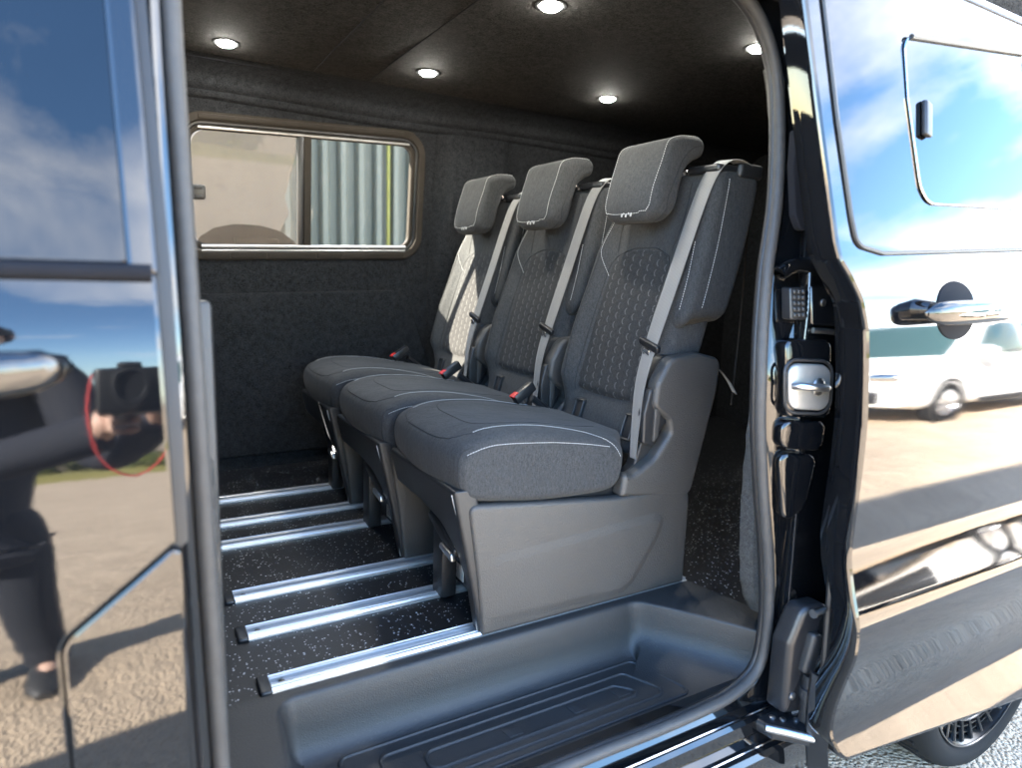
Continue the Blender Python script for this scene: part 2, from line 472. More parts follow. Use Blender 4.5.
def skin(bm, poly, Yf, zs, xs=None, thick=.03, inward=1, edge=.006):
    """a body panel: outline in (x, z) cut into strips, bent to y = Yf(x, z), with a rounded return edge"""
    P = [Vector((p[0], p[1])) for p in poly]
    f0 = bm.faces.new([bm.verts.new((p.x, 0, p.y)) for p in P])
    def geom(): return bm.verts[:]+bm.edges[:]+bm.faces[:]
    for z in zs: bmesh.ops.bisect_plane(bm, geom=geom(), plane_co=(0, 0, z), plane_no=(0, 0, 1), dist=1e-6)
    for x in (xs or []): bmesh.ops.bisect_plane(bm, geom=geom(), plane_co=(x, 0, 0), plane_no=(1, 0, 0), dist=1e-6)
    front = bm.faces[:]
    if thick:
        be = [e for e in bm.edges if e.is_boundary]
        # ordered boundary loop
        loop = []; e = be[0]; v = e.verts[0]; start = v
        while True:
            loop.append(v); v = e.other_vert(v)
            if v == start: break
            e = [q for q in v.link_edges if q.is_boundary and q != e][0]
        Q = [Vector((v.co.x, v.co.z)) for v in loop]
        prev = [bm.verts.new(v.co) for v in loop]
        for ins, dy in ((-edge*.7, edge*.3), (-edge, edge), (-edge, thick)):
            S = inset(Q, ins); cur = [bm.verts.new((s.x, dy*inward, s.y)) for s in S]
            for j in range(len(prev)):
                k = (j+1) % len(prev); bm.faces.new((prev[j], prev[k], cur[k], cur[j]))
            prev = cur
    for v in bm.verts: v.co.y += Yf(v.co.x, v.co.z)
    bmesh.ops.recalc_face_normals(bm, faces=[q for q in bm.faces if q not in set(front)]) if thick else None
    bm.normal_update()
    for q in front:
        if q.normal.y > 0: q.normal_flip()
    NOWELD.add(id(bm)); SKINS.append(bm)
    return bm

def profile_from_tilt(knots, y_ref, z_ref, n=160):
    """y(z) of a body panel from the upward tilt of its surface (degrees) at heights z"""
    K = sorted(knots); z0, z1 = K[0][0], K[-1][0]; Z = [z0+(z1-z0)*i/n for i in range(n+1)]
    def a(z):
        for (za, aa), (zb, ab) in zip(K[:-1], K[1:]):
            if za <= z <= zb:
                t = (z-za)/(zb-za); t = t*t*(3-2*t); return aa+(ab-aa)*t
        return K[0][1] if z < z0 else K[-1][1]
    Yv = [0.]
    for i in range(n): Yv.append(Yv[-1]+math.tan(R(a((Z[i]+Z[i+1])/2)))*(Z[i+1]-Z[i]))
    def raw(z):
        t = (z-z0)/(z1-z0)*n
        if t <= 0: return Yv[0]+(z-z0)*math.tan(R(K[0][1]))
        if t >= n: return Yv[n]+(z-z1)*math.tan(R(K[-1][1]))
        i = int(t); return Yv[i]+(Yv[i+1]-Yv[i])*(t-i)
    off = y_ref-raw(z_ref)
    return lambda z: raw(z)+off

def frange(a, b, s):
    out = []; v = a
    while v < b+1e-9: out.append(v); v += s
    return out

# ================================================================== THE VAN
van = thing('van', 'gloss black passenger van with its side door slid open on a carpeted cabin', 'van', (1.0, 1.75, GZ))
VO = Vector((1.0, 1.75, GZ))
def part(name, bm, mat, parent=None, **kw): return obj(name, bm, mat, parent or van, origin=VO, **kw)

def wall_y(z):                                    # far side lining, leaning in towards the roof
    if z < .72: return 2.70
    if z < 1.33: return 2.70-.06*(z-.72)/.61
    return 2.64-.05*(z-1.33)/.12
def ring_mesh(bm, Po, Pi, y0, y1, place, r=.004):
    n = len(Po)
    loops = [[place(p.x, p.y, y1) for p in Po], [place(p.x, p.y, y0+r) for p in Po], [place(p.x, p.y, y0) for p in inset(Po, r)],
             [place(p.x, p.y, y0) for p in inset(Pi, -r)], [place(p.x, p.y, y0+r) for p in Pi], [place(p.x, p.y, y1) for p in Pi]]
    loft(bm, [[Vector(v) for v in l] for l in loops], True, False, False, True); return bm

# --- floor, walls, ceiling
bm = bmesh.new()
vs = [bm.verts.new(p) for p in [(-.25, 2.70, 0), (3.0, 2.70, 0), (3.0, .90, 0), (1.275, .90, 0), (1.155, 1.115, 0), (1.09, 1.182, 0), (.05, 1.182, 0), (.05, .98, 0), (-.25, .98, 0)]]
bm.faces.new(vs); r_ = bmesh.ops.extrude_face_region(bm, geom=bm.faces[:])
bmesh.ops.translate(bm, verts=[v for v in r_['geom'] if isinstance(v, bmesh.types.BMVert)], vec=(0, 0, -.02))
part('floor', bm, 'vinyl', sharp=20)

WT = R(2.4)                                        # the far window's sill climbs a little towards the rear
def win_xy(x, z):
    return x, z+math.tan(WT)*(x-.62)
wc = (.635, 1.085)
hole = roundpoly([(.180, .830), (1.090, .830), (1.090, 1.320), (.180, 1.320)], .092, 8)
bm = bmesh.new()                                   # far side lining around the window
zs = [0., .36, .70, .73]
lx = [-.3, 3.0]
outer = []
X0, X1, Z0, Z1 = -.3, 1.30, .60, 1.42
def on_rect(p):
    d = Vector((p[0]-wc[0], p[1]-wc[1])); k = min(abs((X1-wc[0])/d.x) if d.x > 0 else abs((X0-wc[0])/d.x) if d.x < 0 else 9e9,
                                                 abs((Z1-wc[1])/d.y) if d.y > 0 else abs((Z0-wc[1])/d.y) if d.y < 0 else 9e9)
    return Vector((wc[0]+d.x*k, wc[1]+d.y*k))
H = [Vector(win_xy(*p)) for p in hole]
O = [on_rect(p) for p in H]
rings = []
for t in (0, .12, .3, .55, .8, 1.):
    rings.append([Vector((a.x+(b.x-a.x)*t, wall_y(a.y+(b.y-a.y)*t), a.y+(b.y-a.y)*t)) for a, b in zip(H, O)])
rev = [[Vector((a.x, wall_y(a.y)+.03, a.y)) for a in H], [Vector((a.x, wall_y(a.y)+.006, a.y)) for a in inset(H, -.002)]]
loft(bm, rev+rings, True, False, False)
# corners of the rectangle and the wall below, behind
def quad(bm, x0, x1, zl):
    for xa, xb in zip(x0[:-1], x0[1:]) if False else [(x0, x1)]:
        V = [[bm.verts.new((x, wall_y(z), z)) for z in zl] for x in (xa, xb)]
        for i in range(len(zl)-1): bm.faces.new((V[0][i], V[1][i], V[1][i+1], V[0][i+1]))
for cx_, cz_ in ((X0, Z0), (X1, Z0), (X0, Z1), (X1, Z1)):
    # the fan that closes each corner of the ring
    best = sorted(range(len(O)), key=lambda i: (O[i]-Vector((cx_, cz_))).length)
    on = [i for i in range(len(O))]
    pair = None
    for i in on:
        a, b = O[i], O[(i+1) % len(O)]
        if abs(a.x-b.x) > 1e-5 and abs(a.y-b.y) > 1e-5 and min((a-Vector((cx_, cz_))).length, (b-Vector((cx_, cz_))).length) < .6 and (abs(a.x-cx_) < 1e-5 or abs(b.x-cx_) < 1e-5) and (abs(a.y-cz_) < 1e-5 or abs(b.y-cz_) < 1e-5):
            pair = (a, b)
    if pair:
        bm.faces.new([bm.verts.new((p.x, wall_y(p.y), p.y)) for p in (pair[0], pair[1], Vector((cx_, cz_)))])
quad(bm, -.3, 1.30, [-.02, .2, .4, .60]); quad(bm, 1.30, 3.0, [-.02, .2, .4, .60, .73, 1.0, 1.33, 1.42])
part('side_lining', bm, 'carpet', sharp=60)
bm = bmesh.new()                                   # padded lower card, its top corner rounded
P = roundpoly([(-.28, .05), (1.10, .05), (1.16, .36), (1.035, .712), (-.28, .665)], [.01, .02, .2, .09, .01], 8)
pillow(bm, P, 2.688, 2.71, .010)
part('lower_trim_panel', bm, 'carpet')
bm = bmesh.new()                                   # pillar trim behind the window
secs = []
for z in (.0, .3, .62, .74, .9, 1.1, 1.25, 1.36, 1.43):
    k = max(0, z-.72); y = wall_y(z); s = .35 if z < .6 else min(1, .35+(z-.6)*3)*max(.05, 1-max(0, z-1.18)/.18)
    secs.append([Vector(p) for p in [(1.125+.02*k, y+.02, z), (1.135+.02*k, y-.012*s, z), (1.165+.02*k, y-.05*s, z), (1.195, y-.080*s, z), (1.235, y-.086*s, z), (1.42, y-.086*s, z), (1.47, y-.05*s, z), (1.5, y+.02, z)]])
loft(bm, secs, False, False, False)
part('pillar_lining', bm, 'carpet', sharp=80)
bm = bmesh.new()                                   # ribs pressed into the cant rail above the window
sec = [(2.66, 1.345), (2.625, 1.352), (2.612, 1.365), (2.616, 1.378), (2.602, 1.388), (2.596, 1.402), (2.600, 1.414), (2.585, 1.428), (2.56, 1.444), (2.52, 1.456), (2.46, 1.462), (2.66, 1.50)]
rings = [[Vector((x, y, z+.004*math.sin(x*5))) for y, z in sec] for x in frange(-.3, 3.0, .15)]
loft(bm, rings, True, True, True)
part('cant_rail_lining', bm, 'carpet', sharp=70)
bm = bmesh.new()                                   # ceiling with a shallow raised field
prof = [(.955, 1.335), (.965, 1.375), (1.0, 1.415), (1.07, 1.447), (1.2, 1.460), (1.6, 1.466), (2.2, 1.466), (2.47, 1.461), (2.47, 1.52), (.93, 1.52), (.93, 1.335)]
rings = [[Vector((x, y, z)) for y, z in prof] for x in frange(-.3, 3.0, .3)]
loft(bm, rings, True, True, True)
part('ceiling_lining', bm, 'roofcarpet', sharp=50)
bm = bmesh.new()                                   # seams where the ceiling boards meet
for x in (.605, .80): tube(bm, [(x, y, 1.4655 if 1.5 < y < 2.3 else 1.462) for y in frange(1.1, 2.52, .1)], .0018, 6)
tube(bm, [(x, 2.52, 1.4585) for x in frange(-.2, .605, .1)]+[(.605, 2.5, 1.4595)], .0018, 6)
part('ceiling_seam', bm, 'matt')
for nm, X in (('rear_door_lining', 2.98), ):
    bm = bmesh.new(); box(bm, (X+.02, 1.84, .72), (.04, 1.8, 1.6), .01); part(nm, bm, 'carpet')

# --- far window
def wplace(x, z, y): 
    a, b = win_xy(x, z); return Vector((a, wall_y(b)+y, b))
win = None
Pf = roundpoly([(.170, .820), (1.100, .820), (1.100, 1.330), (.170, 1.330)], .098, 10)
bm = bmesh.new(); ring_mesh(bm, Pf, inset(Pf, .030), -.006, .03, wplace, .004)
win = part('side_window', bm, 'frame')
P2 = roundpoly([(.206, .868), (1.066, .868), (1.066, 1.292), (.206, 1.292)], .072, 10)
bm = bmesh.new(); ring_mesh(bm, inset(Pf, .028), inset(Pf, .040), .004, .03, wplace, .003)
part('window_gasket', bm, 'black', win)
bm = bmesh.new(); ring_mesh(bm, inset(Pf, .039), inset(Pf, .056), .010, .036, wplace, .003)
part('inner_frame', bm, 'frame', win)
bm = bmesh.new()                                   # runners, top and bottom
for z, w in ((.872, .012), (.8575, .007), (1.279, .008)):
    pts = [wplace(x, z, .004) for x in frange(.25, 1.03, .06)]; tube(bm, pts, w*.5, 8)
part('window_runner', bm, 'alu', win)
bm = bmesh.new(); 
for a, b in ((.25, .345), (.350, .475), (.480, .66), (.665, .76), (.765, 1.02)):
    pillow(bm, roundpoly([(a, .826), (b, .826), (b, .848), (a, .848)], .002, 2), -.0085, -.001, .002, wplace, 2)
part('sill_trim', bm, 'frame', win)
bm = bmesh.new(); pillow(bm, roundpoly([(.25, 1.305), (1.0, 1.305), (1.0, 1.322), (.25, 1.322)], .003, 2), -.010, .0, .003, wplace, 2)
part('top_trim', bm, 'frame', win)
bm = bmesh.new(); pillow(bm, [(.590, .872), (.612, .872), (.612, 1.285), (.590, 1.285)], .006, .034, .003, wplace, 2)
part('centre_seal', bm, 'black', win)
bm = bmesh.new(); pillow(bm, [(.6125, .872), (.640, .872), (.640, 1.285), (.6125, 1.285)], .002, .028, .004, wplace, 3)
part('sliding_stile', bm, 'frame', win)
bm = bmesh.new(); pillow(bm, roundpoly([(.226, .873), (.592, .873), (.592, 1.276), (.226, 1.276)], [.06, .002, .002, .06], 6), .022, .026, .0005, wplace, 1)
part('window_pane', bm, 'glass_clear', win)
bm = bmesh.new(); pillow(bm, roundpoly([(.639, .873), (1.046, .873), (1.046, 1.276), (.639, 1.276)], [.002, .06, .06, .002], 6), .014, .018, .0005, wplace, 1)
part('window_pane', bm, 'glass_tint', win)
bm = bmesh.new(); pillow(bm, roundpoly([(.222, 1.035), (.268, 1.035), (.268, 1.085), (.222, 1.085)], .008, 4), -.004, .022, .004, wplace, 3)
lt = part('window_latch', bm, 'black', win)
bm = bmesh.new()
for z in (1.045, 1.075): pillow(bm, roundpoly([(.232, z-.006), (.258, z-.006), (.258, z+.006), (.232, z+.006)], .003, 3), -.008, -.003, .002, wplace, 2)
part('latch_button', bm, 'dark', lt)

# --- entry step: a moulded tray sunk into the doorway, open to the sill
rim = []
rim += [(.175, .93, 'L'), (.183, 1.0, 'L'), (.190, 1.07, 'L')]
for k in range(9):
    t = math.pi-k/8*math.pi/2; rim.append((.240+.045*math.cos(t), 1.125+.045*math.sin(t), 'L' if k < 4 else 'B'))
rim += [(x, 1.17, 'B') for x in frange(.34, 1.0, .11)]
for k in range(9):
    t = math.pi/2-k/8*R(58); rim.append((1.028+.062*math.cos(t), 1.108+.062*math.sin(t), 'B' if k < 3 else 'R'))
rim += [(1.115, 1.098, 'R'), (1.160, 1.030, 'R'), (1.195, .975, 'R'), (1.223, .93, 'R')]
n = len(rim); RP = [Vector((a, b)) for a, b, _ in rim]
nor = []
for i in range(n):
    t = (RP[min(i+1, n-1)]-RP[max(i-1, 0)]).normalized(); nor.append(Vector((t.y, -t.x)))
nor = [Vector((max(v.x, 0) if i < 3 else v.x, v.y)).normalized() for i, v in enumerate(nor)]
nor[0] = Vector((1, 0)); nor[1] = Vector((1, 0)); nor[-1] = Vector((-1, 0)); nor[-2] = Vector((-1, -.0)); nor[-3] = Vector((-1, -.12)).normalized()
def wide(i):
    s = i/(n-1)
    return 1.0 if s < .60 else 1.0+1.5*min(1, (s-.60)/.25)
bm = bmesh.new(); rings = []
prof_in = [(-.0, -.0), (.003, -.002), (.006, -.008), (.011, -.03), (.016, -.065), (.021, -.092), (.030, -.110), (.042, -.119), (.06, -.1225), (.085, -.1235)]
prof_r = [(0, 0), (.001, -.004), (.003, -.02), (.006, -.05), (.010, -.074), (.022, -.090), (.044, -.102), (.070, -.112), (.100, -.120), (.130, -.1235)]
outp = []
for i, p in enumerate(RP):
    if i < 3: outp.append(Vector((.055, p.y)))
    elif p.x > 1.055: outp.append(Vector((1.252+(1.18-p.y)*.24, min(1.192, p.y+.045) if i < n-1 else p.y)))
    else: outp.append(Vector((p.x if .24 < p.x < 1.05 else (.055 if p.x < .24 else p.x+.12), 1.192)))
rings.append([Vector((p.x, p.y, -.012)) for p in outp]); rings.append([Vector((p.x, p.y, .0035)) for p in outp])
rings.append([Vector((p.x-v.x*.006, p.y-v.y*.006, .004)) for p, v in zip(RP, nor)])
for (d0, z0), (d1, z1) in zip(prof_in, prof_r):
    ring = []
    for i, (p, v) in enumerate(zip(RP, nor)):
        k = min(1., max(0., (i/(n-1)-.60)/.25)); k = k*k*(3-2*k); dd = d0+(d1-d0)*k; z = z0+(z1-z0)*k
        q = p+v*dd; q.y = max(q.y, .93)
        if i in (0, n-1): q.y = .93
        ring.append(Vector((q.x, q.y, z+.002)))
    rings.append(ring)
VR = loft(bm, rings, False, False, False)
last = VR[-1]; bm.faces.new(last[::-1])
step = part('entry_step', bm, 'tray', sharp=60)
bm = bmesh.new()                                   # raised tread lines
for k, (x0, x1, y0, y1) in enumerate([(.30, 1.035, .962, 1.118), (.37, .985, .985, 1.088), (.45, .935, 1.008, 1.06)]):
    P = roundpoly([(x0, y0), (x1+.03, y0), (x1-.02, y1), (x0, y1)], .02, 5)
    tube(bm, [(p.x, p.y, -.1215) for p in P], .0048, 8, True)
for x in (.62, .78, .90): pillow(bm, roundpoly([(x, 1.02), (x+.035, 1.02), (x+.03, 1.048), (x-.005, 1.048)], .003, 3), -.124, -.1195, .0015, lambda a, b, y: (a, b, y), 2)
part('tread_rib', bm, 'tray', step)
bm = bmesh.new()                                   # carpeted lip between the step and the seal
lip = [(1.226, .01), (1.223, -.02), (1.218, -.055), (1.205, -.083), (1.18, -.103), (1.14, -.116), (1.09, -.122), (1.0, -.1245), (.8, -.125), (.5, -.125), (.2, -.125), (.10, -.125)]
L2 = catmull([(x, 0, z) for x, z in lip], 6)
loft(bm, [[(p.x, .9305, p.z+.003) for p in L2], [(p.x+.002, .926, p.z+.002) for p in L2], [(p.x+.006, .912, p.z-.016) for p in L2], [(p.x+.008, .898, p.z-.030) for p in L2]], False, False, False)
part('carpet_lip', bm, 'trimcarpet', step, sharp=80)
# pillar carpets beside the doorway
bm = bmesh.new()
pts = [(1.205, .045), (1.178, .10), (1.160, .2), (1.150, .32), (1.148, .44), (1.15, .56), (1.16, .68), (1.185, .80), (1.21, .95), (1.22, 1.1), (1.2, 1.25)]
C = catmull([(x+.018, 0, z) for x, z in pts], 5); rings = []
for i, p in enumerate(C):
    w = .001*math.sin(i*1.7)+.0015*math.sin(i*4.1); y = .91+.14*max(0, p.z-.6)
    rings.append([(p.x+.05, y, p.z), (p.x+.028, y+.004, p.z), (p.x+.004+w, y+.02, p.z), (p.x+w, y+.04, p.z), (p.x+.006+w, y+.06, p.z), (p.x+.05, y+.09, p.z)])
loft(bm, [[Vector(q) for q in r] for r in rings], True, True, True)
part('pillar_carpet', bm, 'trimcarpet')
bm = bmesh.new(); rings = []
for i, z in enumerate(frange(.0, 1.3, .03)):
    w = .002*math.sin(i*1.3)+.001*math.sin(i*3.3); y = .90+.14*max(0, z-.6); wd = .012 if z < .555 else -.012
    rings.append([(.03, y, z), (.075+wd+w, y+.012, z), (.080+wd+w, y+.03, z), (.072+wd+w, y+.05, z), (.03, y+.09, z)])
loft(bm, [[Vector(q) for q in r] for r in rings], True, True, True)
part('pillar_carpet', bm, 'trimcarpet')

# --- door opening seal
def seal_y(z): return .87+.14*max(0, z-.6)
sp = [(.0655, 1.10), (.066, .87), (.068, .634), (.072, .374), (.077, .15), (.080, .02), (.10, -.055), (.16, -.083), (.30, -.088), (.5, -.088), (.729, -.088), (.864, -.091), (.998, -.089), (1.078, -.082), (1.14, -.059), (1.168, -.024), (1.176, .035), (1.174, .10),
      (1.156, .214), (1.118, .37), (1.090, .505), (1.079, .607), (1.087, .705), (1.104, .82), (1.121, .89), (1.136, .96), (1.147, 1.08), (1.144, 1.188), (1.128, 1.249), (1.098, 1.299), (1.050, 1.335), (.98, 1.352), (.7, 1.358), (.4, 1.358), (.17, 1.352), (.10, 1.325), (.072, 1.26)]
SP = catmull([(x, seal_y(z), z) for x, z in sp], 8, True)
bm = bmesh.new(); tube(bm, SP, .0115, 12, True)
seal = part('door_seal', bm, 'rubber', sharp=80)
bm = bmesh.new(); cen = Vector((.6, 0, .6))
inn = []
for p in SP:
    d = (cen-Vector((p.x, 0, p.z))); 
    inn.append(p+Vector((0, .012, 0)))
tube(bm, [p+Vector((0, .014, 0)) for p in SP], .0095, 8, True)
part('seal_lip', bm, 'blackrubber', seal, sharp=80)

# --- outer body on the near side
BK = [(-.30, -8), (-.12, -8), (.0, -7), (.2, -5), (.36, -3), (.45, .5), (.54, 6), (.60, 7.5), (.645, 7), (.69, 6), (.715, 9), (.745, 15), (.79, 15), (.83, 13), (1.32, 13), (1.45, 25)]
body_y = profile_from_tilt(BK, .795, .60)
SK = [(-.26, 14), (-.17, 21), (-.11, 19), (-.05, -4), (-.0, -12), (.06, -14), (.13, 2), (.19, 19), (.245, 15), (.32, -1), (.40, -2), (.52, .4), (.60, 2.2), (.70, 4.8), (.765, 7), (.80, 12), (.86, 13), (.885, 10), (1.35, 10)]
slide_y = profile_from_tilt(SK, .70, .60)
def quarter_y(z): return .835+.13*max(0, z-.72)-.004*max(0, -z)
# shut face between the seal and the outer skin: a stepped return of gloss black
bm = bmesh.new(); rings = []
Nn = len(SP)
for k, (off, dy) in enumerate([(.002, .006), (.012, .003), (.016, -.003), (.020, -.005), (.045, -.013), (.070, -.021), (.075, -.028), (.082, -.033), (.10, -.034), (.12, -.035)]):
    ring = []
    for i, p in enumerate(SP):
        t = (SP[(i+1) % Nn]-SP[i-1]); nn = Vector((t.z, 0, -t.x)).normalized()
        c = Vector((.61-p.x, 0, .6-p.z))
        if nn.dot(c) > 0: nn = -nn
        side = max(0., -nn.x)                   # the front pillar is narrower than the rear one
        o_ = off*(1-.62*side)
        low = max(0., -nn.z)
        ring.append(p+nn*o_+Vector((0, dy*(1-.3*side), 0)))
    rings.append(ring)
loft(bm, rings, True, False, False)
jamb = part('door_jamb', bm, 'jamb', sharp=60)
# rear quarter behind the opened door
bm = bmesh.new()
P = [(1.205, .0), (1.205, .5), (1.165, .62), (1.20, .82), (1.225, 1.0), (1.235, 1.25), (1.19, 1.40), (3.1, 1.40), (3.1, -.30), (2.48, -.30)]
arch = [(2.07+.42*math.cos(t), -.23+.42*math.sin(t)) for t in [R(a) for a in range(-8, 189, 8)]]
P = [(1.205, .0), (1.185, .5), (1.155, .62), (1.17, .82), (1.20, 1.0), (1.21, 1.25), (1.17, 1.40), (3.1, 1.40), (3.1, -.30)]+[(a, b) for a, b in arch if b > -.30]+[(1.63, -.30), (1.22, -.30), (1.22, -.14)]
skin(bm, P, lambda x, z: quarter_y(z), frange(-.25, 1.35, .1), None, .03)
part('quarter_panel', bm, 'paint')
bm = bmesh.new()                                   # wheel arch liner
rings = []
for y in (.84, 1.12): rings.append([Vector((2.07+.415*math.cos(R(a)), y, -.23+.415*math.sin(R(a)))) for a in range(-20, 201, 10)])
loft(bm, rings, False, False, False); part('arch_liner', bm, 'blackrubber')
bm = bmesh.new(); box(bm, (2.07, 1.16, -.1), (.9, .02, .75), .002); part('arch_liner', bm, 'blackrubber')
# sill below the doorway
bm = bmesh.new()
secs = [(.868, -.092), (.858, -.108), (.846, -.112), (.832, -.114), (.826, -.122), (.822, -.150), (.812, -.160), (.792, -.166), (.785, -.176), (.783, -.215), (.788, -.235), (.800, -.242), (.82, -.30), (.90, -.32), (.95, -.2), (.93, -.10)]
loft(bm, [[Vector((x, y, z)) for y, z in secs] for x in (-.08, .3, .7, 1.0, 1.56)], True, True, True)
sill = part('door_sill', bm, 'paint', sharp=25)
bm = bmesh.new(); 
for y, z in ((.8035, -.163), (.838, -.1135)): tube(bm, [(x, y, z) for x in frange(.0, 1.5, .25)], .0022, 6)
part('sill_moulding', bm, 'chrome', sill)
bm = bmesh.new(); box(bm, (.75, .905, -.115), (1.4, .06, .02), .004); part('sill_plate', bm, 'black', sill)

# shut-face fittings
def jface(x, z, dy=0): return Vector((x, .842+.13*max(0, z-.6)+dy, z))
def jp(a, b, y): return (a, .848-.28*(a-1.15)+.13*max(0, b-.6)+y, b)
bm = bmesh.new(); pillow(bm, roundpoly([(1.119, .535), (1.219, .532), (1.213, .690), (1.112, .690)], .018, 5), -.022, .01, .005, jp)
plate = part('lock_plate', bm, 'paint')
bm = bmesh.new(); pillow(bm, roundpoly([(1.118, .553), (1.205, .548), (1.205, .640), (1.112, .644)], .022, 6), -.030, -.018, .005, jp)
sk = part('striker', bm, 'zinc', plate)
bm = bmesh.new(); tube(bm, catmull([jp(1.118, .60, -.032), jp(1.125, .602, -.050), jp(1.15, .600, -.052), jp(1.178, .598, -.046), jp(1.185, .597, -.030)], 5), .0075, 10)
lathe(bm, jp(1.175, .598, -.030), (0, -1, 0), [(.018, 0), (.018, .003), (.012, .007), (.004, .008)], 20)
part('striker_pin', bm, 'steel', sk)
bm = bmesh.new(); tube(bm, [jp(p.x, p.y, -.024) for p in roundpoly([(1.112, .546), (1.212, .541), (1.212, .647), (1.105, .651)], .026, 6)], .0035, 6, True)
part('striker_gasket', bm, 'blackrubber', sk)
bm = bmesh.new(); pillow(bm, roundpoly([(1.122, .47), (1.215, .46), (1.218, .525), (1.118, .528)], .02, 4), -.016, .01, .006, jp)
pillow(bm, roundpoly([(1.150, .30), (1.200, .34), (1.214, .452), (1.126, .462)], .02, 4), -.010, .01, .008, jp)
part('pillar_pressing', bm, 'paint', jamb)
bm = bmesh.new(); pillow(bm, roundpoly([(1.123, .727), (1.157, .727), (1.156, .790), (1.122, .790)], .005, 3), -.022, .0, .003, jp)
con = part('electrical_connector', bm, 'black')
bm = bmesh.new()
for i in range(3):
    for k in range(5): pillow(bm, roundpoly([(1.127+i*.0095, .733+k*.0112), (1.133+i*.0095, .733+k*.0112), (1.133+i*.0095, .741+k*.0112), (1.127+i*.0095, .741+k*.0112)], .002, 2), -.026, -.021, .001, jp, 1)
part('connector_pin', bm, 'dark', con)
bm = bmesh.new(); pillow(bm, roundpoly([(1.163, .718), (1.220, .716), (1.220, .796), (1.163, .796)], .006, 3), -.028, .0, .004, jp)
br = part('roller_bracket', bm, 'paint')
bm = bmesh.new(); lathe(bm, jp(1.188, .762, -.028), (0, -1, 0), [(.0075, 0), (.0075, .002), (.004, .004)], 12)
part('bracket_bolt', bm, 'steel', br); bm = bmesh.new(); tube(bm, [jp(1.165, .708, -.028), jp(1.19, .707, -.032), jp(1.222, .704, -.028)], .006, 8)
part('bracket_bar', bm, 'steel', br)
bm = bmesh.new(); tube(bm, catmull([jp(1.112, .815, -.008), jp(1.14, .832, -.012), jp(1.18, .832, -.014), jp(1.225, .836, -.010)], 6), [.016]*19, 10)
part('pillar_bulge', bm, 'paint', jamb)
# slotted recess high on the pillar
bm = bmesh.new(); P = roundpoly([(1.139, 1.095), (1.158, 1.085), (1.173, 1.026), (1.173, .93), (1.153, .885), (1.135, .928), (1.132, 1.023)], .014, 4)
pillow(bm, P, -.022, -.005, .003, jp); part('pillar_slot', bm, 'matt', jamb)
bm = bmesh.new(); pillow(bm, roundpoly([(1.146, 1.195), (1.162, 1.198), (1.162, 1.265), (1.146, 1.258)], .006, 3), -.035, .0, .004, jp)
ct = part('door_catch', bm, 'dark')
bm = bmesh.new(); tube(bm, [jp(1.155, 1.215, -.03), jp(1.130, 1.213, -.045), jp(1.098, 1.209, -.060)], [.011, .010, .0045], 10)
part('catch_pin', bm, 'steel', ct)
bm = bmesh.new(); lathe(bm, jp(1.154, 1.248, -.034), (0, -1, 0), [(.010, 0), (.010, .003), (.005, .007)], 12); part('catch_screw', bm, 'steel', ct)
# lower hinge arm and its cover
bm = bmesh.new(); P = roundpoly([(1.158, -.105), (1.156, .055), (1.182, .137), (1.238, .138), (1.262, -.105)], [.01, .03, .03, .01, .01], 5)
pillow(bm, P, -.05, .0, .012, jp); hc = part('hinge_cover', bm, 'black')
bm = bmesh.new(); P = roundpoly([(1.179, -.005), (1.194, .083), (1.214, .083), (1.225, -.012)], .008, 4); pillow(bm, P, -.068, -.045, .008, jp)
lathe(bm, jp(1.203, -.115, -.062), (0, 0, 1), [(.017, 0), (.017, .05), (.021, .052), (.021, .075), (.017, .077), (.017, .105)], 16)
part('hinge_housing', bm, 'dark', hc)
bm = bmesh.new(); lathe(bm, jp(1.174, -.062, -.05), (0, -1, 0), [(.009, 0), (.009, .003), (.004, .006)], 12); part('cover_screw', bm, 'steel', hc)
bm = bmesh.new()
P = roundpoly([(1.11, .84), (1.18, .845), (1.36, .815), (1.34, .76), (1.275, .745), (1.235, .725), (1.185, .725), (1.12, .79)], .012, 4)
pillow(bm, P, -.148, -.120, .010, lambda a, b, y: (a, b, y)); ha = part('hinge_arm', bm, 'black')
bm = bmesh.new(); tube(bm, catmull([(1.11, .80, -.120), (1.14, .772, -.122), (1.19, .722, -.124), (1.235, .722, -.124), (1.27, .742, -.124)], 6), .0085, 10)
part('arm_rail', bm, 'steel', ha)
bm = bmesh.new()
for x, y in ((1.165, .80), (1.19, .785), (1.215, .77), (1.235, .75), (1.15, .815)): lathe(bm, (x, y, -.121), (0, 0, 1), [(.007, 0), (.007, .003), (.003, .005)], 10)
part('arm_bolt', bm, 'steel', ha)
bm = bmesh.new(); disc(bm, (1.262, .768, -.1195), (0, 0, 1), .0145, 20); sb_ = part('warning_sticker', bm, 'redink', ha, weld=False)
bm = bmesh.new(); disc(bm, (1.262, .768, -.1190), (0, 0, 1), .0115, 20); st2 = part('sticker_face', bm, 'paper', ha, weld=False)
bm = bmesh.new(); box(bm, (1.262, .768, -.1186), (.015, .005, .0004), 0); part('sticker_print', bm, 'redink', ha)
bm = bmesh.new(); tube(bm, catmull([(1.195, .80, -.115), (1.215, .78, -.098), (1.25, .775, -.10), (1.265, .785, -.085), (1.262, .79, .02)], 6), .006, 8)
part('door_cable', bm, 'blackrubber', ha)

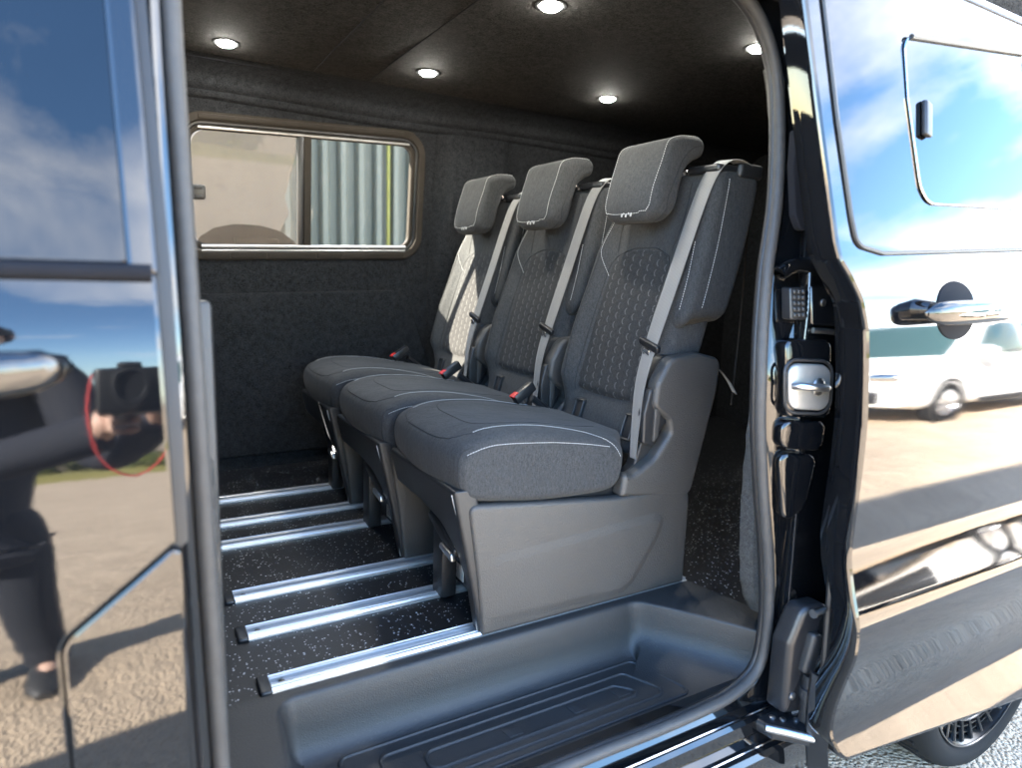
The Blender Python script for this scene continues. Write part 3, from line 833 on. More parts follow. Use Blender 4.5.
# --- front door (only its trailing edge is in view) and the fuel flap
bm = bmesh.new()
P = roundpoly([(-1.0, -.27), (-.083, -.27), (-.083, .402), (.030, .492), (.026, .785), (-1.0, .785)], [.02, .01, .035, .006, .006, .01], 6)
skin(bm, P, lambda x, z: body_y(z), frange(-.26, .78, .02), None, .045, edge=.005)
fd = part('front_door', bm, 'paint', sharp=30)
bm = bmesh.new()
P = roundpoly([(-.074, -.22), (.034, -.22), (.036, .478), (.030, .480), (-.074, .396)], [.01, .01, .003, .003, .03], 6)
skin(bm, P, lambda x, z: body_y(z)+.001, frange(-.2, .46, .02), None, .03, edge=.004)
part('fuel_flap', bm, 'paint', sharp=30)
bm = bmesh.new()                                   # black channel behind the shut line
pts = [(-.079, -.26), (-.079, .35), (-.076, .392), (-.05, .42), (.0, .459), (.035, .486), (.036, .6), (.034, .79), (.02, 1.3)]
loft(bm, [[(x+dx, body_y(z)+.014, z) for x, z in pts] for dx in (-.012, .012)], False, False, False)
part('shut_line', bm, 'blackrubber')
bm = bmesh.new()
P = roundpoly([(-1.0, .797), (.006, .797), (-.002, 1.29), (-.6, 1.30)], [.02, .01, .03, .05], 5)
skin(bm, P, lambda x, z: body_y(z)+.004, frange(.80, 1.30, .03), None, .006, edge=.002)
part('door_glass', bm, 'glass_dark', fd, sharp=30)
bm = bmesh.new()
skin(bm, [(.008, .79), (.028, .79), (.016, 1.34), (-.005, 1.34)], lambda x, z: body_y(z)-.001, frange(.80, 1.33, .03), None, .04, edge=.005)
skin_top = part('door_frame', bm, 'paint', fd, sharp=30)
bm = bmesh.new()
tube(bm, [(x, body_y(.788)-.003, .786) for x in frange(-1.0, .028, .1)]+[(.026, body_y(.788)-.003, .786)], .0095, 10)
part('waist_seal', bm, 'matt', fd)
bm = bmesh.new(); box(bm, (-.35, .98, .25), (.9, .02, 1.0), .01); part('door_inner_trim', bm, 'dark', fd)
def pull_handle(x0, x1, z, yf, parent):
    """body-coloured bar handle standing off a dark finger cup"""
    bm = bmesh.new(); xc = x0+(x1-x0)*.47; cw = (x1-x0)*.20
    P = [(xc+cw*math.cos(a)*(1 if abs(math.sin(a)) < .8 else 1), z-.002+.058*math.copysign(abs(math.sin(a))**.8, math.sin(a))) for a in [2*math.pi*k/28 for k in range(28)]]
    pillow(bm, P, -.0025, .01, .002, lambda a, b, y: (a, yf(b)+y, b), 2)
    h = part('handle_cup', bm, 'matt', parent)
    bm = bmesh.new(); secs = []
    for k in range(25):
        t = k/24; x = x0+(x1-x0)*t; e = min(1., (1-abs(2*t-1)**7)) ** .5 if 0 < t < 1 else .12
        hz = .024*e*(1-.10*t); st = .030+.022*math.sin(math.pi*t)**.6; dp = .012*e
        zc = z+.012*(t-.5)
        secs.append([Vector((x, yf(zc)-st+dp*math.cos(a), zc+hz*math.copysign(abs(math.sin(a))**.75, math.sin(a)))) for a in [2*math.pi*j/18 for j in range(18)]])
    loft(bm, secs)
    for x in (x0+.025, x1-.03):
        s0 = [Vector((x+.018*math.cos(a), yf(z)-.03, z+.017*math.sin(a))) for a in [2*math.pi*j/14 for j in range(14)]]
        s1 = [Vector((x+.022*math.cos(a), yf(z)+.004, z+.021*math.sin(a))) for a in [2*math.pi*j/14 for j in range(14)]]
        loft(bm, [s0, s1])
    return part('handle', bm, 'paint', parent, sharp=50)
pull_handle(-.315, -.052, .687, body_y, fd)

# --- sliding door, open
bm = bmesh.new()
P = roundpoly([(1.195, -.135), (1.172, -.09), (1.172, .05), (1.176, .3), (1.168, .54), (1.152, .72), (1.135, .773), (1.104, .818), (1.083, .842), (1.076, .87), (1.047, 1.074), (1.018, 1.30), (1.008, 1.40), (2.42, 1.40), (2.45, .8), (2.45, .1), (2.40, -.255)],
              [.03, .03, .02, .02, .04, .03, .03, .03, .02, .02, .05, .05, .03, .03, .03, .03, .03], 5)
skin(bm, P, lambda x, z: slide_y(z), frange(-.25, 1.35, .0125), None, .05, edge=.008)
sd = part('sliding_door', bm, 'paint', sharp=25)
bm = bmesh.new()                                   # inner shell of the door
P2 = inset([(p.x, p.y) for p in roundpoly([(1.195, -.10), (1.19, .54), (1.165, .76), (1.10, .85), (1.05, 1.30), (2.40, 1.33), (2.40, -.18)], .03, 4)], .004)
skin(bm, P2, lambda x, z: slide_y(z)+.045, frange(-.15, 1.3, .05), None, .035, edge=.004)
part('inner_shell', bm, 'jamb', sd, sharp=25)
bm = bmesh.new(); pts = [(1.186, .0), (1.192, .3), (1.183, .54), (1.168, .71), (1.15, .765), (1.108, .835), (1.094, .87), (1.066, 1.074), (1.036, 1.30)]
tube(bm, catmull([(x+.006, slide_y(z)+.052, z) for x, z in pts], 6), .0075, 8); part('edge_seal', bm, 'blackrubber', sd)
bm = bmesh.new()
bm = bmesh.new(); tube(bm, catmull([(x-.004, slide_y(z)+.030, z) for x, z in pts], 6), .006, 10); part('edge_flange', bm, 'paint', sd)
for z in (.49, .33, .63):
    bm = bmesh.new(); lathe(bm, (1.174, slide_y(z)+.03, z), (-1, -.25, 0), [(.007, 0), (.007, .002), (.004, .004)], 12); part('edge_bolt', bm, 'dark', sd)
bm = bmesh.new(); lathe(bm, (1.178, .745, .155), (-1, 0, 0), [(.006, 0), (.006, .03), (.009, .031), (.009, .036)], 12); part('guide_pin', bm, 'steel', sd)
bm = bmesh.new()                                   # rubber skirt under the leading corner
secs = [[Vector((1.165+dx, y, z)) for dx, y in ((-.002, .745), (.004, .70), (.012, .705), (.006, .755))] for dx0, z in ((0, .02), (0, -.05), (0, -.13), (0, -.2), (0, -.27))]
for k, s in enumerate(secs):
    for v in s: v.x += .012*k-.018*math.sin(k*.8)
loft(bm, secs); part('rubber_flap', bm, 'black', sd)
GP = roundpoly([(1.112, .915), (1.124, .868), (1.20, .857), (1.74, .889), (2.36, .905), (2.33, 1.385), (1.048, 1.385), (1.084, 1.079)], [.02, .03, .02, .02, .05, .05, .03, .02], 6)
bm = bmesh.new(); skin(bm, GP, lambda x, z: slide_y(z)-.0035, frange(.87, 1.38, .02), None, .003, edge=.0015)
g_ = part('door_glass', bm, 'glass_dark', sd, sharp=30)
bm = bmesh.new(); tube(bm, [(p.x, slide_y(p.y)-.002, p.y) for p in GP], .0042, 6, True); part('glass_seal', bm, 'blackrubber', sd)
bm = bmesh.new(); skin(bm, [(p.x, p.y) for p in inset(GP, -.001)], lambda x, z: slide_y(z)-.0012, frange(.87, 1.38, .02), None, .0005, edge=.0004); part('glass_backing', bm, 'blackrubber', sd)
PP = roundpoly([(1.292, 1.262), (1.296, 1.15), (1.33, .957), (1.75, .978), (1.765, 1.312)], [.03, .01, .05, .02, .02], 8)
bm = bmesh.new(); skin(bm, PP, lambda x, z: slide_y(z)-.0085, frange(.96, 1.31, .02), None, .004, edge=.0015)
pn = part('opening_pane', bm, 'glass_dark', sd, sharp=30)
bm = bmesh.new()
tube(bm, [(1.31, slide_y(1.262)-.010, 1.264), (1.5, slide_y(1.284)-.010, 1.286), (1.755, slide_y(1.312)-.010, 1.316)], .0052, 8)
tube(bm, [(1.766, slide_y(z)-.009, z) for z in frange(.98, 1.312, .04)], .0075, 8)
part('pane_rail', bm, 'black', pn)
bm = bmesh.new(); tube(bm, [(p.x, slide_y(p.y)-.0065, p.y) for p in PP], .0022, 6, True); part('pane_edge', bm, 'chrome', pn)
bm = bmesh.new(); P = roundpoly([(1.331, 1.085), (1.352, 1.080), (1.358, 1.145), (1.336, 1.152)], .004, 3); pillow(bm, P, -.020, -.008, .004, lambda a, b, y: (a, slide_y(b)+y, b)); part('pane_catch', bm, 'black', pn)
pull_handle(1.275, 1.625, .757, slide_y, sd)

# --- roof, far side, nose and tail: the rest of the shell
bm = bmesh.new()
sec = [(.90, 1.365), (.905, 1.41), (.95, 1.48), (1.1, 1.55), (1.7, 1.585), (2.4, 1.56), (2.66, 1.49), (2.72, 1.40), (2.70, 1.36), (2.62, 1.36), (2.62, 1.48), (2.4, 1.53), (1.1, 1.53), (.94, 1.44), (.93, 1.365)]
loft(bm, [[Vector((x, y, z)) for y, z in sec] for x in (-.95, -.5, 0, 1, 2, 3.08)], True, True, True)
part('roof', bm, 'paint')
bm = bmesh.new()
for a, b, c, d in ((-1.9, -.02, -.35, .80), (-.02, 3.08, -.35, .80), (1.115, 3.08, .805, 1.38), (-.06, .06, .805, 1.38), (.155, 1.115, 1.345, 1.38)):
    box(bm, ((a+b)/2, 2.752, (c+d)/2), (b-a, .05, d-c), .004)
part('far_side_panel', bm, 'paint')
bm = bmesh.new(); box(bm, (3.06, 1.8, .55), (.06, 1.86, 1.85), .03); part('rear_door', bm, 'paint')
bm = bmesh.new(); box(bm, (1.2, 1.8, -.2), (3.8, 1.7, .12), .02); part('underbody', bm, 'blackrubber')
bm = bmesh.new(); loft(bm, [[Vector((x, y, z)) for x, z in ((-.98, 1.46), (-.95, 1.45), (-1.72, .80), (-1.75, .81))] for y in (.95, 1.8, 2.66)], True, True, True); part('windscreen', bm, 'glass_tint')
bm = bmesh.new(); loft(bm, [[Vector((x, y, z)) for x, z in ((-1.70, .80), (-2.3, .62), (-2.5, .3), (-2.5, -.3), (-1.9, -.35), (-1.4, -.3), (-1.3, .70))] for y in (.86, 1.1, 2.5, 2.74)], True, True, True); part('bonnet', bm, 'paint')
bm = bmesh.new(); box(bm, (-.64, 1.8, -.06), (.95, 1.7, .10), .01); part('cab_floor', bm, 'black')
for y, hw_ in ((1.21, .22), (1.715, .272), (2.275, .26)):
    bm = bmesh.new(); pillow(bm, roundpoly([(-.55, -.1), (-.10, -.1), (.02, .72), (.0, 1.12), (-.10, 1.14), (-.14, .75), (-.22, .30), (-.62, .32), (-.64, .2)], .05, 4), y-hw_, y+hw_, .05, n=4); part('cab_seat_blocker', bm, 'fabric')  # unseen seats, added and widened to shade the cabin from windscreen sun
bm = bmesh.new(); box(bm, (-.80, 1.8, 1.41), (.05, 1.7, .15), .02, 3); part('header_sun_block', bm, 'carpet')  # unseen bar added below the roof edge to block sun from the windscreen
bm = bmesh.new(); box(bm, (-1.25, 1.8, .45), (.5, 1.68, .62), .08, 3); part('dashboard', bm, 'dark')
def wheel(x, y, zc, r, parent, k_=1.12):
    ax_ = (0, -1, 0); c = (x, y, zc)
    bm = bmesh.new()
    lathe(bm, c, ax_, [(.236*k_, -.20), (.28, -.21), (.318, -.20), (.338, -.17), (r, -.12), (r, -.05), (.337, -.012), (.322, .006), (.298, .012), (.284, .008), (.243*k_, -.002), (.238*k_, -.012)], 72, False)
    t = part('tyre', bm, 'tyre', parent)
    bm = bmesh.new()
    for k in range(90):
        a = 2*math.pi*k/90; box(bm, (x+(r+.001)*math.cos(a), y+.06+.05*(k % 2), zc+(r+.001)*math.sin(a)), (.016, .055, .007), .001, 1, Matrix.Rotation(-a+math.pi/2, 3, 'Y'))
    part('tread_block', bm, 'tyre', t)
    bm = bmesh.new(); lathe(bm, c, ax_, [(a_*k_, h_) for a_, h_ in ((.238, -.19), (.225, -.18), (.212, -.10), (.214, -.055), (.226, -.02), (.236, -.001), (.241, -.001), (.241, -.03), (.243, -.19))], 64, False)
    rm = part('rim', bm, 'rim', parent)
    bm = bmesh.new(); lathe(bm, c, ax_, [(.2, -.125), (.2, -.115), (.06, -.105), (.03, -.10)], 40); part('brake_disc', bm, 'matt', rm)
    bm = bmesh.new()                                 # lattice of spokes between two hoops
    def pt(rr, a, h):
        rr *= k_; return Vector((x+rr*math.cos(a), y-h, zc+rr*math.sin(a)))
    tube(bm, [pt(.178, 2*math.pi*k/48, -.022) for k in range(48)], .0065, 8, True)
    for k in range(30):
        a = 2*math.pi*k/30; tube(bm, [pt(.178, a, -.022), pt(.232, a+.07, -.012)], .0075, 6)
    for k in range(15):
        a = 2*math.pi*k/15; tube(bm, [pt(.055, a, -.035), pt(.12, a-.05, -.03), pt(.178, a, -.022)], .0065, 6)
    for rr in (.196, .214): tube(bm, [pt(rr, 2*math.pi*k/60, -.018) for k in range(60)], .0028, 6, True)
    lathe(bm, (x, y+.04, zc), ax_, [(.06, -.02), (.06, .006), (.05, .012), (.01, .014)], 24)
    part('spoke_lattice', bm, 'rim', rm)
    bm = bmesh.new(); tube(bm, [pt(.178, 2*math.pi*k/48, -.0145) for k in range(48)], .0032, 6, True); tube(bm, [pt(.2395, 2*math.pi*k/60, .001) for k in range(60)], .003, 6, True)
    for k in range(30):
        a = 2*math.pi*k/30; tube(bm, [pt(.182, a+.005, -.0165), pt(.230, a+.068, -.0055)], .0012, 5)
    part('machined_edge', bm, 'rimedge', rm)
wh = D.objects.new('rear_wheel', D.meshes.new('rear_wheel')); 
bm = bmesh.new(); lathe(bm, (2.07, .93, -.228), (0, -1, 0), [(.05, -.12), (.07, 0), (.16, .02), (.16, .035), (.05, .05)], 32)
D.objects.remove(wh)
wh = part('rear_wheel', bm, 'steel')
wheel(2.07, .80, -.228, .342, wh)
for wx, wy in ((2.0, 2.66), (-1.25, 2.66), (-1.25, 1.0)):
    bm = bmesh.new(); lathe(bm, (wx, wy, -.23), (0, 1, 0), [(.2, -.2), (.3, -.2), (.34, -.17), (.34, -.03), (.32, 0), (.23, .0), (.2, -.04), (.05, -.03)], 40); part('road_wheel', bm, 'tyre')

# ================================================================== SEATS
from mathutils.bvhtree import BVHTree
SO = Vector((.95, 1.40, 0))
seat = thing('passenger_seat', 'grey fabric cabin seat nearest the entry step, its whole side panel in view', 'seat', SO, 'row of three cabin seats')
def sp_(name, bm, mat, parent=None, **kw): return obj(name, bm, mat, parent or seat, origin=SO, **kw)

def xf(z):                                         # front of the backrest at height z
    return 1.098+.252*(z-.39)+.012*math.sin((z-.39)*4.2)
YO = 1.226
def y_in(z):                                       # far edge of the backrest: straight, then a sloping shoulder
    if z < .86: return 1.618-.012*max(0, .5-z)/.1
    t = min(1, (z-.86)/.215); return 1.618-.088*t**2.2
def hd(z): return .068 if z > .6 else .062
def sect(z, ins=0.):
    yc = (YO+y_in(z))/2; hw = (y_in(z)-YO)/2-ins; h = hd(z)-ins*.8; return yc, hw, h
NE = 5.0
def front_x(y, z, ins=0.):
    yc, hw, h = sect(z, ins); u = max(-1, min(1, (y-yc)/hw))
    x = xf(z)+hd(z)-h*(1-abs(u)**NE)**(1/NE)
    x -= (.024 if u < 0 else .024+.028*min(1, max(0, (.95-z)/.3)))*math.exp(-((abs(u)-.82)/.17)**2)*min(1, max(0, (z-.42)/.1))*min(1, max(0, (1.05-z)/.18))
    if abs(u) < .9: x += .012*math.exp(-((z-.468)/.013)**2)*(1-(abs(u)/.9)**6)
    x -= .012*math.exp(-((z-.66)/.14)**2)*(1-u*u)
    return x
bm = bmesh.new(); rings = []
zl = [(.345, .03), (.35, .014), (.36, .005), (.375, 0)]+[(z, 0) for z in frange(.395, 1.035, .02)]+[(1.045, .001), (1.055, .004), (1.063, .009), (1.069, .016), (1.072, .028), (1.073, .045)]
for z, ins in zl:
    yc, hw, h = sect(z, ins); ring = []
    for k in range(64):
        a = 2*math.pi*k/64; ca, sa = math.cos(a), math.sin(a)
        u = math.copysign(abs(ca)**(2/NE), ca); v = math.copysign(abs(sa)**(2/NE), sa)
        y = yc+hw*u
        if sa <= 0: x = front_x(y, z, ins)
        else: x = xf(z)+hd(z)+h*v
        ring.append(Vector((x, y, z)))
    rings.append(ring)
loft(bm, rings)
back = sp_('backrest', bm, 'fabric', sharp=75)
# quilted centre panel
bm = bmesh.new(); uvl = bm.loops.layers.uv.verify(); grid = []
nu, nv = 24, 44
for j in range(nv+1):
    v = j/nv; z = .475+(.868-.475)*v
    L = 1.292+.012*(1-v); Rr = 1.546-.010*v
    top = max(0, (v-.86)/.14); sh = .05*(1-math.sqrt(max(0, 1-top*top)))
    bot = max(0, (.10-v)/.10); sh += .02*(1-math.sqrt(max(0, 1-bot*bot)))
    row = []
    for i in range(nu+1):
        u = i/nu; y = L+sh+(Rr-L-2*sh)*u
        e = min(1, min(u, 1-u)*9, min(v, 1-v)*16)
        zz = z+.010*(1-(2*u-1)**2)*(1 if v > .5 else -1)*abs(2*v-1)**3
        p = bm.verts.new((front_x(y, zz)+.002-.0055*math.sqrt(e), y, zz)); row.append((p, y, zz*1.03))
    grid.append(row)
for j in range(nv):
    for i in range(nu):
        q = (grid[j][i], grid[j][i+1], grid[j+1][i+1], grid[j+1][i]); f_ = bm.faces.new([a[0] for a in q])
        for lp, a in zip(f_.loops, q): lp[uvl].uv = (a[1], a[2])
sp_('back_panel', bm, 'insert', back, sharp=80, weld=False)
def on_front(pts, off=.0008): return [Vector((front_x(y, z)-off, y, z)) for y, z in pts]
def c2(pts, n=8): return [(p.x, p.y) for p in catmull([(a, b, 0) for a, b in pts], n)]
bm = bmesh.new()
dashes(bm, on_front(c2([(1.515, 1.055), (1.548, .99), (1.570, .92), (1.572, .875), (1.555, .835), (1.532, .80)]), .0015)); sp_('stitching', bm, 'stitch', back); bm = bmesh.new()
dashes(bm, on_front(c2([(1.262, 1.00), (1.263, .9), (1.262, .8), (1.264, .72)]), .0015))
sp_('stitching', bm, 'stitch', back)
bm = bmesh.new()
tube(bm, on_front(c2([(1.572, .875), (1.577, .75), (1.575, .6), (1.568, .5)])), .0012, 5)
tube(bm, on_front(c2([(1.300, .868), (1.285, .94), (1.292, 1.04)])), .0012, 5)
tube(bm, on_front(c2([(1.522, .868), (1.528, .94), (1.510, 1.04)])), .0012, 5)
L_ = [(1.291+.012*(1-v)+.05*(1-math.sqrt(max(0, 1-(max(0, (v-.86)/.14))**2))), .475+.393*v) for v in [k/30 for k in range(31)]]
R_ = [(1.547-.010*v-.05*(1-math.sqrt(max(0, 1-(max(0, (v-.86)/.14))**2))), .475+.393*v) for v in [k/30 for k in range(31)]]
tube(bm, on_front(L_+[(a, .878) for a in (1.37, 1.41, 1.45)]+R_[::-1]), .0013, 5)
sp_('dark_seam', bm, 'dkstitch', back)
# belt-side module: the thick outer bolster
bm = bmesh.new(); rings = []
for z, ins in [(.690, .030), (.694, .016), (.703, .007), (.715, .002), (.73, 0)]+[(z, 0) for z in frange(.76, 1.03, .03)]+[(1.045, .002), (1.056, .006), (1.064, .012), (1.068, .022)]:
    x0, x1 = xf(z)-.012+ins, xf(z)+.148-ins; y0, y1 = 1.194+ins*.8, 1.262
    P = roundpoly([(x0, y0), (x1, y0), (x1, y1), (x0, y1)], [.026, .04, .02, .014], 6)
    bow = .006*math.sin((z-.69)/.38*math.pi)
    rings.append([Vector((p.x, p.y-(bow if p.y < 1.23 else 0), z+max(0, 1-(z-.69)/.13)*(.022*math.sin(min(1, max(0, (p.x-x0)/(x1-x0)))*math.pi)-.05*max(0, .35-(p.x-x0)/(x1-x0))))) for p in P])
loft(bm, rings); bol = sp_('side_bolster', bm, 'fabric', sharp=75)
bv = bmesh.new(); bv.from_mesh(bol.data); bvh = BVHTree.FromBMesh(bv)
def snap(bvh, pts, off=.0008, o=SO):
    out = []
    for p in pts:
        loc, nrm, i, d = bvh.find_nearest(Vector(p)-o); out.append(loc+nrm*off+o)
    return out
bm = bmesh.new()
dashes(bm, snap(bvh, catmull([(1.294, 1.185, 1.045), (1.265, 1.185, .88), (1.234, 1.185, .728)], 14))); sp_('stitching', bm, 'stitch', bol); bm = bmesh.new()
dashes(bm, snap(bvh, catmull([(1.180, 1.22, .90), (1.164, 1.215, .82), (1.150, 1.215, .735)], 12)))
sp_('stitching', bm, 'stitch', bol); bv.free()
bm = bmesh.new()                                   # belt outlet on the shoulder
P = roundpoly([(1.262, 1.20), (1.40, 1.203), (1.40, 1.252), (1.262, 1.32)], .012, 5)
pillow(bm, P, 1.060, 1.0795, .007, lambda a, b, y: (a, b, y)); bo = sp_('belt_outlet', bm, 'black')
bm = bmesh.new(); P = roundpoly([(1.325, 1.189), (1.415, 1.193), (1.412, 1.246), (1.332, 1.25)], .012, 5)
pillow(bm, P, 1.050, 1.086, .009, lambda a, b, y: (a+.03*(y-1.06), b, y)); sp_('outlet_cover', bm, 'dark', bo)

# headrest: hooked pad
HP = catmull([(p[0], 0, p[1]) for p in [(1.147, .954), (1.145, .985), (1.155, 1.035), (1.173, 1.095), (1.188, 1.134), (1.225, 1.152), (1.265, 1.156), (1.292, 1.154), (1.306, 1.136), (1.300, 1.110), (1.274, 1.096), (1.250, 1.076), (1.236, 1.040), (1.226, .995), (1.214, .955), (1.196, .940), (1.166, .939)]], 5, True)
HP2 = [(p.x, p.z) for p in HP]
bm = bmesh.new(); pillow(bm, HP2, 1.288, 1.500, .022, n=7, mid=4, dome=lambda p: (p.x-.010*(1-((p.y-1.393)/.103)**2)*max(0, min(1, (1.25-p.x)/.09)), p.y+math.copysign(.030*max(0, 1-(p.z-.942)/.045)**2, 1.394-p.y)*max(0, abs(p.y-1.394)-.05)/.055, p.z))
hr = sp_('headrest', bm, 'fabric', sharp=80)
bv = bmesh.new(); bv.from_mesh(hr.data); bvh = BVHTree.FromBMesh(bv)
bm = bmesh.new()
pth = catmull([(1.40, 1.289, 1.20), (1.29, 1.30, 1.20), (1.20, 1.30, 1.17), (1.155, 1.296, 1.08), (1.120, 1.296, 1.00), (1.11, 1.305, .965), (1.10, 1.33, .955), (1.10, 1.39, .953), (1.10, 1.46, .956), (1.105, 1.485, .968), (1.12, 1.49, 1.0), (1.155, 1.49, 1.08), (1.20, 1.487, 1.17), (1.29, 1.487, 1.2)], 10)
dashes(bm, snap(bvh, pth[8:])); sp_('stitching', bm, 'stitch', hr)
bm = bmesh.new(); tube(bm, snap(bvh, catmull([(1.34, 1.27, 1.137), (1.27, 1.27, 1.128), (1.225, 1.27, 1.09), (1.19, 1.27, 1.0), (1.185, 1.28, .95), (1.18, 1.33, .93), (1.18, 1.45, .93)], 8), .0004), .0010, 5); sp_('dark_seam', bm, 'dkstitch', hr)
bv.free()
bm = bmesh.new()                                   # folded tag low on the headrest
for k, (y, z) in enumerate(((1.368, .957), (1.377, .962), (1.387, .956), (1.396, .963), (1.403, .957))): box(bm, (1.1365, y, z), (.003, .0055, .010), .0008, 1, Matrix.Rotation(.5*(-1)**k, 3, 'X'))
sp_('tag_stitch', bm, 'stitch', hr)
for y in (1.345, 1.445):
    bm = bmesh.new(); tube(bm, [(1.262, y, 1.11), (1.286, y, 1.06)], .006, 10); hp = sp_('headrest_post', bm, 'chrome')
    bm = bmesh.new(); lathe(bm, (1.288, y, 1.066), (-.2, 0, 1), [(.017, 0), (.017, .008), (.012, .012), (.007, .012)], 18); sp_('post_collar', bm, 'black', hp)

# seat cushion
CP = catmull([(x, 0, z) for x, z in [(.612, .318), (.590, .345), (.582, .385), (.588, .418), (.615, .442), (.68, .458), (.80, .452), (.93, .432), (1.02, .418), (1.075, .40), (1.08, .34), (1.05, .295), (.95, .288), (.83, .292), (.70, .303)]], 5, True)
def cdome(p):
    v = (p.y-1.395)/.198; top = max(0, min(1, (p.z-.36)/.06)); mid = math.exp(-((p.x-.82)/.22)**2)
    z = p.z+top*(.010*(1-v*v)-.010*mid*(1-v*v)+.010*math.exp(-((abs(v)-.72)/.2)**2)*mid)
    x = p.x-.020*(1-v*v)*max(0, min(1, (.72-p.x)/.12))
    if abs(v) > .8 and p.z < .36: z -= 0
    if v < -.55: x = .58+(x-.58)*(1-.125*min(1, (-.55-v)/.3)) if x > .8 else x-.0275*min(1, (-.55-v)/.3)*max(0, (x-.70)/.1) if x > .70 else x
    bulge = .004*math.sin((p.x-.58)*9)*max(0, abs(v)-.9)*10
    return (x, p.y+math.copysign(bulge, v), z)
bm = bmesh.new(); pillow(bm, [(p.x, p.z) for p in CP], 1.192, 1.598, .024, n=7, mid=14, dome=cdome)
cu = sp_('seat_cushion', bm, 'fabric', sharp=80)
bv = bmesh.new(); bv.from_mesh(cu.data); bvh = BVHTree.FromBMesh(bv)
bm = bmesh.new()
r1 = snap(bvh, catmull([(.594, 1.190, .424), (.66, 1.190, .438), (.76, 1.190, .434), (.88, 1.190, .420), (.965, 1.190, .404)], 12), .001)
r2 = snap(bvh, catmull([(.62, 1.235, .50), (.70, 1.232, .50), (.82, 1.228, .50), (.92, 1.222, .48), (.965, 1.20, .43), (1.0, 1.18, .38)], 12), .001)
dashes(bm, r1); sp_('stitching', bm, 'stitch', cu); bm = bmesh.new(); dashes(bm, r2); sp_('stitching', bm, 'stitch', cu); bm = bmesh.new()
dashes(bm, snap(bvh, catmull([(.60, 1.552, .50), (.70, 1.557, .50), (.82, 1.56, .50), (.97, 1.566, .48)], 12), .001))
sp_('stitching', bm, 'stitch', cu)
bm = bmesh.new()
for path in ([(.60, 1.18, .46), (.578, 1.195, .43), (.57, 1.198, .39), (.575, 1.2, .35), (.60, 1.2, .31)], [(.60, 1.61, .46), (.578, 1.592, .43), (.57, 1.59, .39), (.575, 1.59, .35), (.60, 1.59, .31)],
             [(.62, 1.235, .50), (.58, 1.26, .47), (.565, 1.30, .455), (.558, 1.395, .452), (.565, 1.5, .455), (.60, 1.552, .48)],
             [(.72, 1.26, .52), (.66, 1.30, .52), (.65, 1.395, .52), (.66, 1.5, .52), (.72, 1.54, .52)], [(.72, 1.26, .52), (.85, 1.268, .5), (1.0, 1.28, .5)], [(.72, 1.54, .52), (.85, 1.532, .5), (1.0, 1.52, .5)]):
    tube(bm, snap(bvh, catmull(path, 8), .0002), .0011, 5)
sp_('dark_seam', bm, 'dkstitch', cu)
bm = bmesh.new(); box(bm, (.618, 1.203, .326), (.006, .004, .020), .001, 1); sp_('cover_tab', bm, 'paper', cu)
bv.free()

# seat base: side panel with a pressed field, front apron with its arch, inner foot
BP = roundpoly([(.602, .312), (.608, .27), (.628, .14), (.643, .004), (1.246, .004), (1.244, .235), (1.236, .27), (1.0, .272)], [.02, .05, .2, .006, .006, .02, .02, .01], 6)
bm = bmesh.new(); pillow(bm, BP, 1.189, 1.222, .010); base = sp_('base_side_panel', bm, 'plastic')
bm = bmesh.new(); EP = roundpoly([(.655, .036), (1.03, .030), (1.062, .050), (1.132, .150), (1.150, .195), (1.12, .205), (.655, .175)], [.01, .05, .06, .06, .02, .02, .01], 7)
def press(x, k): return 1.1889-.0075*k*min(1, max(0, (x-.68)/.22))**1.5*(1 if k else 1)
rings = [[Vector((p.x, press(p.x, k_), p.y)) for p in inset(EP, i_)] for i_, k_ in ((-.012, 0), (-.009, .06), (.006, .9), (.010, 1.), (.020, 1.))]
loft(bm, rings, True, False, True); sp_('pressed_panel', bm, 'plastic', base, sharp=80)
def ax_f(z): return .645-.017*(z/.14)-.03*max(0, (z-.12)/.22)
AP = roundpoly([(1.196, .004), (1.238, .004), (1.246, .10), (1.268, .18), (1.325, .228), (1.42, .245), (1.592, .250), (1.594, .345), (1.196, .345)], [.004, .01, .05, .05, .06, .05, .01, .02, .004], 6)
bm = bmesh.new(); pillow(bm, AP, 0., .055, .010, lambda a, b, t: (ax_f(b)-.004+t, a, b)); fa = sp_('front_apron', bm, 'dark')
bm = bmesh.new(); tube(bm, [(ax_f(z)-.005, 1.208, z) for z in frange(.01, .335, .025)], .0011, 5); sp_('edge_highlight', bm, 'stitch', fa)  # pale line standing in for the highlight along the leg edge
bm = bmesh.new()
box(bm, (.652, 1.415, .105), (.042, .060, .205), .008); box(bm, (.655, 1.405, .235), (.03, .03, .12), .006, 2, Matrix.Rotation(.25, 3, 'X'))
ft = sp_('inner_foot', bm, 'dark')
bm = bmesh.new(); box(bm, (.93, 1.40, .27), (.5, .35, .05), .01); box(bm, (1.05, 1.50, .12), (.30, .04, .22), .01); sp_('seat_light_block', bm, 'black')  # dark boxes added under the cushion to block light
bm = bmesh.new(); P = roundpoly([(1.285, .150), (1.365, .175), (1.435, .205), (1.43, .225), (1.35, .205), (1.28, .175)], .008, 4)
pillow(bm, P, .612, .668, .008, lambda a, b, t: (t, a, b)); box(bm, (.70, 1.37, .20), (.06, .012, .10), .003, 2, Matrix.Rotation(.4, 3, 'X')); lv = sp_('release_lever', bm, 'black')
bm = bmesh.new(); P = roundpoly([(1.278, .146), (1.352, .158), (1.345, .172), (1.284, .166)], .004, 3); pillow(bm, P, .606, .618, .003, lambda a, b, t: (t, a, b)); sp_('lever_grip', bm, 'steel', lv)
